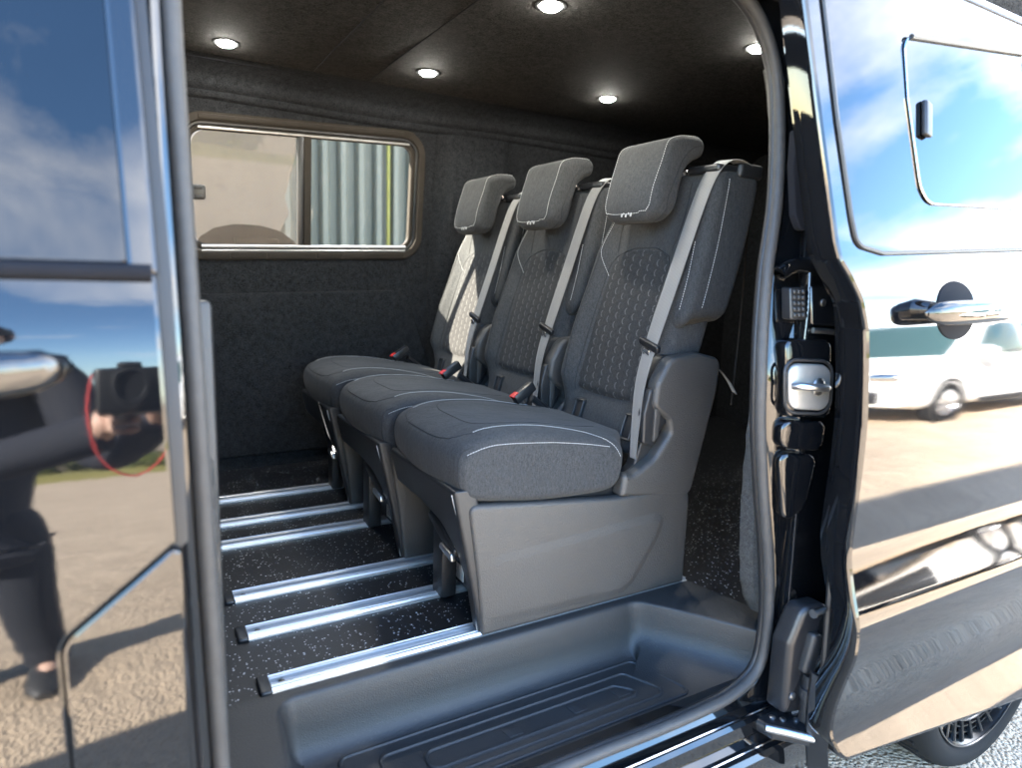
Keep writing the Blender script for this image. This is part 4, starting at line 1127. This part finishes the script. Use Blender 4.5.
bm = bmesh.new(); tube(bm, [(.70, 1.33, .26), (.69, 1.30, .20)], .003, 6); tube(bm, [(.70, 1.36, .30), (.70, 1.35, .22)], .004, 6); sp_('lever_spring', bm, 'steel', lv)
bm = bmesh.new(); box(bm, (.706, 1.45, .095), (.004, .17, .17), .001, 1); sp_('bracket_plate', bm, 'black')
bm = bmesh.new(); box(bm, (.7032, 1.452, .040), (.0012, .082, .040), 0); lb = sp_('paper_label', bm, 'paper')
bm = bmesh.new()
for k in range(5): box(bm, (.7024, 1.468-.002*(k % 2), .053-k*.0055), (.0006, .036-.004*(k % 3), .0014), 0)
sp_('label_print', bm, 'ink', lb)

# recliner shield with a scooped inner edge, handle and backing
SP2 = roundpoly([(1.012, .272), (1.246, .240), (1.282, .389), (1.313, .518), (1.318, .60), (1.235, .618), (1.142, .608), (1.104, .545), (1.098, .488), (1.150, .450), (1.160, .418), (1.112, .357), (1.045, .322), (1.020, .330)],
                [.008, .03, .1, .06, .03, .03, .05, .05, .03, .02, .02, .06, .05, .01], 7)
bm = bmesh.new(); pillow(bm, SP2, 1.188, 1.232, .013, n=6); sh = sp_('recliner_shield', bm, 'plastic')
BK2 = roundpoly([(1.02, .28), (1.24, .25), (1.30, .52), (1.305, .60), (1.235, .615), (1.145, .608), (1.118, .55), (1.110, .45), (1.075, .335)], .02, 5)
bm = bmesh.new(); pillow(bm, BK2, 1.222, 1.256, .006); sp_('shield_backing', bm, 'dark', sh)
bm = bmesh.new(); P = roundpoly([(1.080, .395), (1.118, .385), (1.132, .42), (1.155, .445), (1.132, .49), (1.118, .535), (1.092, .53), (1.078, .47)], .012, 5)
pillow(bm, P, 1.200, 1.226, .006); hn = sp_('recliner_handle', bm, 'dark', sh)
bm = bmesh.new(); P = roundpoly([(1.108, .392), (1.124, .41), (1.128, .49), (1.118, .532), (1.108, .525)], .006, 4); pillow(bm, P, 1.194, 1.204, .004); sp_('handle_lip', bm, 'plastic', hn)
# child-seat anchor frames and buckles
for y in (1.505, 1.285):
    bm = bmesh.new()
    P = roundpoly([(y-.020, .385), (y+.020, .385), (y+.020, .452), (y-.020, .452)], .006, 4)
    pl = lambda a, b, t: (xf(b)-.010+t, a, b)
    ring_mesh(bm, P, inset(P, .0055), -.004, .012, lambda a, b, t: (xf(b)-.006+t, a, b), .002); an = sp_('anchor_frame', bm, 'dark')
    bm = bmesh.new(); pillow(bm, inset(P, .005), .000, .008, .001, lambda a, b, t: (xf(b)-.004+t, a, b), 2); sp_('anchor_pocket', bm, 'blackrubber', an)
bm = bmesh.new(); q = Matrix.Rotation(-.55, 3, 'Y') @ Matrix.Rotation(.1, 3, 'Z')
box(bm, (.955, 1.566, .468), (.075, .026, .030), .006, 2, q); bk = sp_('belt_buckle', bm, 'black')
bm = bmesh.new(); box(bm, Vector((.955, 1.566, .468))+q @ Vector((-.030, 0, .0135)), (.022, .020, .006), .002, 2, q); sp_('buckle_button', bm, 'red', bk)
bm = bmesh.new(); tube(bm, [(.985, 1.566, .45), (1.04, 1.568, .41), (1.06, 1.57, .36)], .010, 8); sp_('buckle_stalk', bm, 'black', bk)
# seat belt hanging across the front, with its tongue
bm = bmesh.new()
pts = catmull([(1.37, 1.213, 1.080), (1.335, 1.216, 1.0925), (1.295, 1.219, 1.087), (1.262, 1.222, 1.055), (1.232, 1.227, .985), (1.176, 1.238, .80), (1.126, 1.243, .645), (1.094, 1.240, .54), (1.078, 1.230, .43), (1.070, 1.222, .355)], 7)
n_ = len(pts); sides = []; ws = []
for i in range(n_):
    t = i/(n_-1); tw = 0 if t < .62 else (t-.62)/.38
    sides.append(Vector((.45*tw-.05, 1, .05)).normalized()); ws.append(.045-.004*tw)
ribbon(bm, pts, sides, ws, .0016)
bel = sp_('seat_belt', bm, 'belt', sharp=60)
bm = bmesh.new(); P = roundpoly([(-.036, -.008), (.036, -.008), (.036, .010), (-.036, .012)], .005, 3); 
c = Vector((1.122, 1.243, .634)); q = Matrix.Rotation(.30, 3, 'X') @ Matrix.Rotation(-.25, 3, 'Y')
pillow(bm, P, -.007, .007, .004, lambda a, b, t: c+q @ Vector((t-.004, a, b))); tg = sp_('belt_tongue', bm, 'black', bel)
bm = bmesh.new(); P = roundpoly([(-.012, -.050), (.012, -.050), (.012, -.006), (-.012, -.006)], .005, 3); Pi = [Vector((p.x*.5, -.030+(p.y+.030)*.42)) for p in P]
ring_mesh(bm, P, Pi, -.0012, .0012, lambda a, b, t: c+q @ Vector((t-.013, a, b)), .0005); sp_('tongue_plate', bm, 'chrome', tg)

seat2 = copy_tree(seat); seat2.rotation_euler = (0, 0, .010); seat2.location = SO+Vector((-.016, .445, 0)); seat2['label'] = 'middle one of the three grey cabin seats, between the near seat and the far one'
for ch in seat2.children:
    if ch.name.split('.')[0] in ('inner_foot', 'bracket_plate'): ch.location.y += .070
seat3 = copy_tree(seat); seat3.location = SO+Vector((-.020, .918, 0)); seat3['label'] = 'grey cabin seat farthest from the doorway, next to the sliding side window'

# rails let into the floor
RL = [(1.222, .200, 'aluminium floor rail closest to the entry step, under the near seat\'s side panel'), (1.432, .190, 'aluminium floor rail second from the entry step, under the inner foot of the near seat'),
      (1.615, .187, 'aluminium floor rail third from the step, carrying the middle seat\'s outer side'), (1.945, .10, 'aluminium floor rail fourth from the step, under the middle seat\'s inner foot'),
      (2.118, .08, 'aluminium floor rail fifth from the step, carrying the far seat\'s outer side'), (2.345, .06, 'aluminium floor rail farthest from the step, next to the carpeted side wall')]
RS = [(-.031, 0), (-.031, .0035), (-.026, .0045), (-.023, .0095), (-.020, .0105), (-.0185, .0085), (-.0165, .0085), (-.015, .0105), (-.0105, .0105), (-.0085, .009), (-.0085, .001), (.0085, .001), (.0085, .009), (.0105, .0105), (.015, .0105), (.0165, .0085), (.0185, .0085), (.020, .0105), (.023, .0095), (.026, .0045), (.031, .0035), (.031, 0)]
for k, (y, x0, lab) in enumerate(RL):
    rl = thing('floor_rail', lab, 'rail', (x0, y, 0), 'seat rails set in the floor')
    bm = bmesh.new(); loft(bm, [[Vector((x, y+a, b+.0005)) for a, b in RS] for x in (x0, .6, 1.26)]); obj('rail_profile', bm, 'alu', rl, origin=(x0, y, 0), sharp=20)
    bm = bmesh.new(); pillow(bm, roundpoly([(x0-.022, y-.030), (x0+.001, y-.031), (x0+.001, y+.031), (x0-.022, y+.030)], .006, 3), 0, .0095, .004, lambda a, b, t: (a, b, t))
    obj('end_cap', bm, 'black', rl, origin=(x0, y, 0))
    bm = bmesh.new(); lathe(bm, (x0+.022, y, .003), (0, 0, 1), [(.006, 0), (.006, .003), (.002, .0045)], 10); obj('rail_screw', bm, 'black', rl, origin=(x0, y, 0))

# ceiling lights
for x, y, lab in ((.309, 2.33, 'round lit downlight over the far window, front one of its pair'), (.936, 2.24, 'round lit downlight above the far window\'s rear end'), (.964, 1.52, 'round lit downlight at the top of the picture, nearest the doorway'),
                  (1.63, 2.14, 'round lit downlight above the middle headrest, deep in the cabin'), (1.62, 1.43, 'small lit downlight half hidden behind the rear door seal')):
    zc = 1.4655 if 1.55 < y < 2.2 else 1.4635
    lt = thing('ceiling_light', lab, 'ceiling light', (x, y, zc), 'round downlights in the ceiling')
    bm = bmesh.new(); lathe(bm, (x, y, zc+.002), (0, 0, -1), [(.040, 0), (.040, .003), (.034, .005), (.028, .0035), (.026, .002)], 28); obj('light_bezel', bm, 'dark', lt, origin=(x, y, zc))
    bm = bmesh.new(); lathe(bm, (x, y, zc), (0, 0, -1), [(.0255, 0), (.0255, .005), (.021, .009), (.010, .0115), (.002, .012)], 28); obj('light_lens', bm, 'led', lt, origin=(x, y, zc))

# loose strap behind the near seat
bm = bmesh.new(); ribbon(bm, catmull([(1.31, 1.25, .60), (1.345, 1.235, .575), (1.385, 1.225, .535), (1.41, 1.22, .50)], 6), (0.3, 1, .3), .028, .0016)
tag(obj('loose_strap', bm, 'belt', sharp=60), 'pale webbing strap hanging loose behind the near seat\'s shield', 'strap')
bm = bmesh.new(); tube(bm, catmull([(1.50, 1.3, 1.10), (1.52, 1.32, .9), (1.50, 1.3, .7), (1.47, 1.28, .45)], 6), .003, 6)
tag(obj('rear_cable', bm, 'frame', sharp=60), 'thin cable hanging in the dark behind the near backrest', 'cable')

# ================================================================== OUTSIDE
bm = bmesh.new(); box(bm, (0, 0, GZ-.25), (900, 900, .5), 0); struct('ground', bm, 'ground')
def bank(name, x0, x1, y, h, d, mat, seed):
    rnd = random.Random(seed); bm = bmesh.new(); rings = []
    for i in range(81):
        x = x0+(x1-x0)*i/80; hh = h*(.75+.35*math.sin(i*.31+seed)+.15*math.sin(i*1.1)+.1*rnd.random())
        rings.append([Vector((x, y+s*d*.5, GZ+hh*max(0, 1-s*s)**.8-(.05 if abs(s) > .99 else 0)+.05*rnd.random())) for s in (-1, -.8, -.55, -.3, 0, .3, .55, .8, 1)])
    loft(bm, rings, False, False, False); return struct(name, bm, mat)
bank('earth_bank', -90, 160, -42, 2.6, 16, 'bank', 1.)
bank('grass_verge', -60, 60, -30, .5, 7, 'grass', 3.)
rb = random.Random(4)
def bush(x, y, r, h, lab, mat='leaf'):
    t = thing('bush', lab, 'bush', (x, y, GZ), 'bushes along the verge')
    bm = bmesh.new()
    lobes = [(rb.uniform(-.6, .6)*r, rb.uniform(-.5, .5)*r, rb.uniform(.3, .75)*h, rb.uniform(.35, .6)*r) for _ in range(9)]
    for _ in range(900):
        lx, ly, lz, lr = rb.choice(lobes); d = Vector((rb.gauss(0, 1), rb.gauss(0, 1), rb.gauss(0, 1))).normalized()*lr*rb.uniform(.6, 1.05)
        c = Vector((lx, ly, max(.05, lz)))+d*1.0
        if c.z < .03: c.z = rb.uniform(.03, .3)
        u = Vector((rb.gauss(0, 1), rb.gauss(0, 1), rb.gauss(0, 1))).normalized(); v = u.orthogonal().normalized(); s = rb.uniform(.10, .2)*(r/1.2)
        bm.faces.new([bm.verts.new(c+u*s), bm.verts.new(c+v*s*.5), bm.verts.new(c-u*s), bm.verts.new(c-v*s*.5)])
    obj('foliage', bm, mat, t, weld=False)
    bm = bmesh.new()
    for k in range(5): tube(bm, [(0, 0, 0), (rb.uniform(-.3, .3)*r, rb.uniform(-.3, .3)*r, h*.4), (rb.uniform(-.6, .6)*r, rb.uniform(-.6, .6)*r, h*.7)], [.05, .035, .015], 6)
    obj('stem', bm, 'wood', t)
for i, (x, y, r, h) in enumerate([(-4.5, -31, 2.0, 1.5), (-1.5, -33, 1.7, 1.2), (1.2, -29, 1.5, 1.0), (4.5, -32, 2.2, 1.7)]):
    bush(x, y, r, h, ['broad green bush reflected at the left end of the verge', 'low green bush standing between two bigger ones on the verge', 'smallest green bush nearest the gravel yard', 'tallest green bush at the right end of the verge'][i])

# buildings beyond the far window
hall = thing('steel_shed', 'grey green shed clad in ribbed steel sheets seen through the far window', 'building', (4, 9.4, GZ))
bm = bmesh.new(); pts = []; x = -6.
while x < 16:
    pts += [(x, 0.), (x+.10, 0.), (x+.13, -.13), (x+.20, -.13), (x+.25, 0.)]; x += .25
loft(bm, [[Vector((a, 9.4+b, z)) for a, b in pts] for z in (GZ, 5.2)], False, False, False)
obj('ribbed_cladding', bm, 'clad', hall, origin=(4, 9.4, GZ), sharp=15)
bm = bmesh.new(); box(bm, (5, 13, 2.3), (22, 7, 5.6), .02); obj('shed_body', bm, 'clad', hall, origin=(4, 9.4, GZ))
for x in (3.30, 3.92, 4.20):
    bm = bmesh.new(); box(bm, (x, 9.29, 1.6), (.035 if x < 4 else .12, .06, 4.4), .01); obj('yellow_post', bm, 'yellow', hall, origin=(4, 9.4, GZ))
bm = bmesh.new(); P = roundpoly([(-2.2, GZ), (1.20, GZ), (1.22, 1.1), (1.30, 1.25), (1.26, 1.38), (1.36, 1.75), (1.42, 3.4), (-2.2, 3.4)], [0, .02, .05, .05, .05, .05, .05, .1], 4)
cwt = Matrix.Rotation(R(4), 3, 'Z')
bmq = pillow(bm, P, 0, .30, .02, lambda a, b, y: Vector((1.3, 6.2, 0))+cwt @ Vector((a-1.3, y, b)))
tag(obj('concrete_wall', bm, 'concrete'), 'pale stained concrete wall beyond the left pane of the far window', 'wall')
def car(name, loc, rotz, mat, lab, scale=1., tall=1.):
    t = thing(name, lab, 'car', loc); t.rotation_euler = (0, 0, rotz); t.scale = (scale, scale, scale)
    bm = bmesh.new()
    P = roundpoly([(0.02, .32), (0.0, .62), (.14, .86), (.95, 1.06), (1.75, 1.62*tall), (2.2, 1.78*tall), (3.9, 1.80*tall), (4.35, 1.66*tall), (4.48, .95), (4.5, .36), (4.1, .24), (.4, .24)], [.05, .12, .12, .2, .3, .3, .3, .25, .1, .1, .1, .1], 6)
    def pl(a, b, y):
        k = max(0, b-1.0)*.20; return (a, y*(1-k/.9), b)
    pillow(bm, P, -.88, .88, .14, pl, 6, mid=3); body = obj('body', bm, mat, t, sharp=50)
    def side(P, s, off=.004):
        bm = bmesh.new(); pillow(bm, P, s*(.88+off), s*.865, .002, pl, 2); return bm
    for s in (-1, 1):
        obj('side_window', side(roundpoly([(1.35, 1.10), (2.55, 1.10), (2.55, 1.62*tall), (2.15, 1.64*tall), (1.80, 1.53*tall)], .06, 4), s), 'carglass', t)
        obj('side_window', side(roundpoly([(2.65, 1.10), (4.1, 1.10), (4.1, 1.6*tall), (2.65, 1.63*tall)], .06, 4), s), 'carglass', t)
        bm = bmesh.new(); lathe(bm, (1.32, s*1.0, 1.13), (0, s, 0), [(.03, -.14), (.10, -.12), (.12, 0), (.08, .08), (.02, .09)], 14); obj('door_mirror', bm, mat, t)
        bm = bmesh.new(); box(bm, (2.6, s*.885, .30), (2.2, .02, .10), .005); obj('sill_trim', bm, 'blackrubber', t)
        bm = bmesh.new(); box(bm, (2.35, s*.885, .98), (.22, .02, .035), .008); box(bm, (3.5, s*.885, .98), (.22, .02, .035), .008); obj('door_handle', bm, mat, t)
        for x in (.85, 3.65):
            bm = bmesh.new(); lathe(bm, (x, s*.80, .31), (0, s, 0), [(.18, -.1), (.29, -.1), (.315, -.07), (.315, .06), (.295, .09), (.215, .085), (.20, .06)], 30, False); w = obj('tyre', bm, 'tyre', t)
            bm = bmesh.new(); lathe(bm, (x, s*.80, .31), (0, s, 0), [(.21, .0), (.213, .08), (.205, .083), (.19, .04), (.06, .03), (.05, .06), (.02, .065)], 24)
            for k in range(5):
                a = 2*math.pi*k/5; box(bm, (x+.12*math.cos(a), s*.875, .31+.12*math.sin(a)), (.15, .02, .045), .006, 1, Matrix.Rotation(-a, 3, 'Y'))
            obj('wheel_rim', bm, 'steel', w)
            bm = bmesh.new(); lathe(bm, (x, s*.80, .31), (0, s, 0), [(.33, .082), (.375, .083), (.375, .086), (.33, .086), (.33, .082)], 30, False); obj('arch_gap', bm, 'blackrubber', w)
    bm = bmesh.new()
    rings = [[Vector((a+dx, yy, b+dz)) for a, b, yy in [(1.02, 1.085, s) for s in (-.72, 0, .72)]] for dx, dz in ((0, 0), (.72, .51*tall*1.02))]
    rings = [[Vector((x_, y_*k, z_)) for y_ in (-.74, -.4, 0, .4, .74)] for x_, z_, k in ((.985, 1.10, 1), (1.36, 1.372*((tall-1)*.8+1), .94), (1.725, 1.62*tall, .86))]
    for r_ in rings:
        for v in r_: v.x -= .012+.02*(1-(v.y/.74)**2)
    loft(bm, rings, False, False, False); obj('windscreen', bm, 'carglass', t, sharp=80)
    for s in (-1, 1):
        bm = bmesh.new(); box(bm, (.06, s*.62, .74), (.16, .34, .14), .05, 3); obj('headlight', bm, 'chrome', t)
    bm = bmesh.new(); box(bm, (.0, 0, .45), (.05, 1.2, .16), .02); obj('grille', bm, 'blackrubber', t)
    bm = bmesh.new(); box(bm, (2.2, 0, .8), (2.2, 1.3, .5), .05); obj('cabin', bm, 'blackrubber', t)
    return t
car('parked_car', (6.7, -3.2, GZ), R(-1), 'white', 'white people carrier parked facing left, mirrored in the open sliding door')
bn = thing('litter_bin', 'dark domed bin top just showing over the sill of the far window', 'bin', (.60, 3.95, GZ))
bm = bmesh.new(); lathe(bm, (.60, 3.95, GZ), (0, 0, 1), [(.22, 0), (.25, .02), (.27, 1.30), (.285, 1.31), (.285, 1.36), (.27, 1.37), (.20, 1.37)], 32); obj('bin_body', bm, 'shade_black', bn, origin=(.60, 3.95, GZ))
bm = bmesh.new(); lathe(bm, (.60, 3.95, GZ+1.372), (0, 0, 1), [(.275, 0), (.285, .02), (.275, .07), (.24, .13), (.17, .18), (.08, .203), (.01, .206)], 32); obj('bin_dome', bm, 'shade_black', bn, origin=(.60, 3.95, GZ))
bm = bmesh.new(); box(bm, (.60, 3.69, GZ+1.46), (.22, .06, .09), .01); obj('bin_flap', bm, 'shade_black', bn, origin=(.60, 3.95, GZ))

# ================================================================== THE PHOTOGRAPHER (seen only as a reflection in the front door)
def skinned(name, chains, mat, parent, origin, sub=2):
    """chains: lists of (x, y, z, radius); equal points are shared so that limbs join"""
    me = D.meshes.new(name); V = []; E = []; rad = []; key = {}
    for ch in chains:
        prev = None
        for x, y, z, r in ch:
            k = (round(x, 4), round(y, 4), round(z, 4))
            if k not in key: key[k] = len(V); V.append(Vector((x, y, z))-Vector(origin)); rad.append(r)
            i = key[k]
            if prev is not None and prev != i: E.append((prev, i))
            prev = i
    me.from_pydata(V, E, []); o = D.objects.new(name, me); COL.objects.link(o); o.parent = parent
    sk_ = o.modifiers.new('skin', 'SKIN'); sk_.use_smooth_shade = True
    for i, sv in enumerate(me.skin_vertices[0].data):
        rr = rad[i]; sv.radius = rr if isinstance(rr, tuple) else (rr, rr); sv.use_root = (i == 0)
    ss = o.modifiers.new('sub', 'SUBSURF'); ss.levels = sub; ss.render_levels = sub
    me.materials.append(MT[mat]); return o
PX, PY = -.40, -.62
pz = GZ
per = thing('person', 'photographer in dark clothes holding a camera, mirrored in the front door', 'person', (PX, PY, pz))
po = (PX, PY, pz)
hip, chest, neck = (PX, PY, pz+.95), (PX+.02, PY+.03, pz+1.32), (PX+.03, PY+.05, pz+1.47)
shR, shL = (PX+.20, PY+.02, pz+1.40), (PX-.16, PY+.08, pz+1.40)
elR, elL = (PX+.33, PY+.14, pz+1.15), (PX-.06, PY+.27, pz+1.13)
wrR, wrL = (PX+.455, PY+.36, pz+1.24), (PX+.33, PY+.36, pz+1.22)
body = skinned('body', [[(*hip, .07), (PX+.01, PY+.01, pz+1.12, .10), (*chest, .12), (*neck, .055), (PX+.035, PY+.075, pz+1.54, .055), (PX+.04, PY+.095, pz+1.60, .085), (PX+.04, PY+.085, pz+1.69, .085), (PX+.04, PY+.08, pz+1.75, .05)],
    [(*chest, .14), (*shR, .062), (*elR, .042), (*wrR, .028), (PX+.455, PY+.43, pz+1.285, .034)], [(*chest, .14), (*shL, .062), (*elL, .042), (*wrL, .028), (PX+.350, PY+.43, pz+1.25, .034)],
    [(*hip, .07), (PX+.10, PY, pz+.88, .085), (PX+.12, PY+.03, pz+.48, .055), (PX+.14, PY-.01, pz+.08, .024), (PX+.15, PY+.10, pz+.045, .034)],
    [(*hip, .07), (PX-.10, PY, pz+.88, .085), (PX-.12, PY+.05, pz+.48, .055), (PX-.13, PY+.03, pz+.08, .024), (PX-.13, PY+.14, pz+.045, .034)]], 'skin', per, po)
skinned('jacket', [[(*hip, .165), (PX+.01, PY+.01, pz+1.12, .155), (*chest, .172), (PX+.028, PY+.045, pz+1.44, .075)], [(*chest, .172), (*shR, .085), (*elR, .060), (*wrR, .048), (wrR[0]+.005, wrR[1]+.03, wrR[2]+.01, .044)],
    [(*chest, .172), (*shL, .085), (*elL, .060), (*wrL, .048), (wrL[0]+.025, wrL[1]+.012, wrL[2]+.005, .044)], [(*hip, .165), (PX, PY, pz+.84, .185), (PX, PY, pz+.76, .195), (PX, PY, pz+.68, .19)]], 'cloth', per, po)
skinned('trousers', [[(PX, PY, pz+1.06, .15), (PX, PY, pz+.96, .165), (PX+.10, PY, pz+.86, .105), (PX+.12, PY+.035, pz+.48, .078), (PX+.14, PY-.01, pz+.10, .066), (PX+.14, PY-.005, pz+.035, .064)], [(PX, PY, pz+.96, .165), (PX-.10, PY, pz+.86, .105), (PX-.12, PY+.055, pz+.48, .078), (PX-.13, PY+.03, pz+.10, .066), (PX-.13, PY+.035, pz+.035, .064)]], 'trousers', per, po)
for x, y in ((PX+.14, PY-.01), (PX-.13, PY+.03)):
    bm = bmesh.new(); rings = []
    for t, w, h in ((-.09, .02, .03), (-.085, .036, .08), (-.03, .042, .10), (.05, .045, .085), (.12, .05, .06), (.17, .045, .045), (.195, .02, .03)):
        rings.append([Vector((x+w*math.cos(a), y+t, pz+max(.002, h*.5+h*.5*math.sin(a)))) for a in [2*math.pi*k/16 for k in range(16)]])
    loft(bm, rings); obj('shoe', bm, 'shoe', per, origin=po)
hx, hy, hz = PX+.04, PY+.09, pz+1.655
bm = bmesh.new(); rings = []
for k in range(10):
    a = k/9*math.pi*.55; rings.append([Vector((hx+.098*math.sin(a+.02)*math.cos(b), hy-.012+.112*math.sin(a+.02)*math.sin(b), hz+.015+.118*math.cos(a)-.06*max(0, -math.sin(b))*math.sin(a))) for b in [2*math.pi*j/24 for j in range(24)]])
loft(bm, rings); obj('hair', bm, 'hair', per, origin=po)
bm = bmesh.new()
tube(bm, [(hx, hy+.088, hz+.01), (hx, hy+.108, hz-.02), (hx, hy+.09, hz-.032)], [.006, .013, .008], 8)
obj('nose', bm, 'skin', per, origin=po)
bm = bmesh.new()
for s in (-1, 1): bmesh.ops.create_uvsphere(bm, u_segments=10, v_segments=8, radius=.011, matrix=Matrix.Translation((hx+s*.032, hy+.082, hz+.012)))
obj('eyes', bm, 'ink', per, origin=po)
bm = bmesh.new(); tube(bm, [(hx-.024, hy+.082, hz-.055), (hx, hy+.09, hz-.057), (hx+.024, hy+.082, hz-.055)], .004, 6); obj('mouth', bm, 'redink', per, origin=po)
for s in (-1, 1):
    bm = bmesh.new(); lathe(bm, (hx+s*.085, hy-.005, hz), (s, -.2, 0), [(.022, 0), (.026, .008), (.016, .012)], 12); obj('ear', bm, 'skin', per, origin=po)
for (hx2, hy2, hz2), sx in (((PX+.455, PY+.43, pz+1.285), -1), ((PX+.350, PY+.43, pz+1.25), 1)):
    ch = []
    for k, L in enumerate((.06, .07, .075, .068)):
        b0 = (hx2, hy2, hz2, .03); dz = .026-k*.018
        ch.append([b0, (hx2+.012*sx, hy2+.028, hz2+dz, .010), (hx2+(.012+L*.4)*sx, hy2+.045, hz2+dz, .009), (hx2+(.012+L*.75)*sx, hy2+.03, hz2+dz*.9, .008)])
    ch.append([(hx2, hy2, hz2, .03), (hx2+.01*sx, hy2-.022, hz2+.012, .011), (hx2+.035*sx, hy2-.028, hz2+.010, .009)])
    skinned('hand', ch, 'skin', per, po, 1)
kam = thing('hand_camera', 'black camera with a hanging strap held up by the photographer', 'camera', (0, -.11, .73))
bm = bmesh.new(); box(bm, (0, -.115, .725), (.14, .055, .095), .012, 3); box(bm, (0, -.115, .78), (.05, .05, .03), .008, 2); obj('camera_body', bm, 'black', kam, origin=(0, -.11, .73))
bm = bmesh.new(); lathe(bm, (0, -.09, .725), (0, 1, 0), [(.036, 0), (.036, .03), (.039, .032), (.039, .06), (.030, .062), (.026, .052)], 28); obj('camera_lens', bm, 'black', kam, origin=(0, -.11, .73))
bm = bmesh.new(); ribbon(bm, catmull([(-.07, -.115, .76), (-.085, -.12, .69), (-.06, -.13, .58), (0, -.135, .535), (.06, -.13, .59), (.085, -.12, .69), (.07, -.115, .76)], 8), (0, 1, .05), .028, .002); obj('neck_strap', bm, 'ink', kam, origin=(0, -.11, .73))
bm = bmesh.new(); tube(bm, catmull([(-.072, -.098, .75), (-.086, -.104, .68), (-.061, -.114, .58), (0, -.119, .53), (.061, -.114, .59), (.086, -.104, .68), (.072, -.098, .75)], 8), .0025, 6); obj('strap_piping', bm, 'redink', kam, origin=(0, -.11, .73))

# ================================================================== SKY AND SUN
SUN_AZ = Vector((-.90, .47)).normalized(); SUN_EL = R(30)
SV = Vector((SUN_AZ.x*math.cos(SUN_EL), SUN_AZ.y*math.cos(SUN_EL), math.sin(SUN_EL)))
ld = D.lights.new('sun', 'SUN'); ld.energy = 5.0; ld.angle = R(.53); ld.color = (1., .955, .88)
lo = D.objects.new('sun', ld); COL.objects.link(lo); lo.rotation_euler = (-SV).to_track_quat('-Z', 'Y').to_euler(); lo.location = SV*30
w = D.worlds.new('World'); sc.world = w; w.use_nodes = True
nt = w.node_tree; nn, ll = nt.nodes, nt.links; bg = nn['Background']
sky = nn.new('ShaderNodeTexSky'); sky.sky_type = 'NISHITA'; sky.sun_disc = False; sky.sun_elevation = SUN_EL
sky.sun_rotation = math.atan2(SUN_AZ.x, SUN_AZ.y); sky.air_density = 1.0; sky.dust_density = .4; sky.ozone_density = 2.6; sky.altitude = 50
def wm(op, a, b=None, c=None, clamp=False):
    n = nn.new('ShaderNodeMath'); n.operation = op; n.use_clamp = clamp
    for i, v in enumerate((a, b, c)):
        if v is None: continue
        if isinstance(v, bpy.types.NodeSocket): ll.new(v, n.inputs[i])
        else: n.inputs[i].default_value = v
    return n.outputs[0]
tc = nn.new('ShaderNodeTexCoord'); sx = nn.new('ShaderNodeSeparateXYZ'); ll.new(tc.outputs['Generated'], sx.inputs[0])
zz = wm('MAXIMUM', sx.outputs[2], .0); den = wm('ADD', zz, .22)
cu_ = wm('DIVIDE', sx.outputs[0], den); cv_ = wm('DIVIDE', sx.outputs[1], den)
cb = nn.new('ShaderNodeCombineXYZ'); ll.new(cu_, cb.inputs[0]); ll.new(cv_, cb.inputs[1]); cb.inputs[2].default_value = 14.2
nz = nn.new('ShaderNodeTexNoise'); ll.new(cb.outputs[0], nz.inputs['Vector']); nz.inputs['Scale'].default_value = 1.35; nz.inputs['Detail'].default_value = 9; nz.inputs['Roughness'].default_value = .56; nz.inputs['Distortion'].default_value = .25
bias = wm('MULTIPLY', sx.outputs[0], .17)
cl = wm('ADD', nz.outputs['Fac'], bias)
rp = nn.new('ShaderNodeValToRGB'); ll.new(cl, rp.inputs[0]); rp.color_ramp.elements[0].position = .54; rp.color_ramp.elements[1].position = .78
mxn = nn.new('ShaderNodeMix'); mxn.data_type = 'RGBA'; ll.new(rp.outputs[0], mxn.inputs[0]); hs = nn.new('ShaderNodeHueSaturation'); hs.inputs['Saturation'].default_value = 1.12; ll.new(sky.outputs[0], hs.inputs['Color']); ll.new(hs.outputs[0], mxn.inputs[6]); mxn.inputs[7].default_value = (6.5, 6.4, 6.3, 1)
ll.new(mxn.outputs[2], bg.inputs[0]); bg.inputs[1].default_value = .10

sc.view_settings.view_transform = 'Standard'; sc.view_settings.look = 'None'; sc.view_settings.gamma = 1; sc.view_settings.use_curve_mapping = False
sc.view_settings.exposure = 4.5
sc.render.engine = 'CYCLES'; cy = sc.cycles
cy.use_denoising = True; cy.max_bounces = 10; cy.diffuse_bounces = 5; cy.glossy_bounces = 6; cy.transparent_max_bounces = 12; cy.sample_clamp_indirect = 8; cy.caustics_reflective = False; cy.caustics_refractive = False
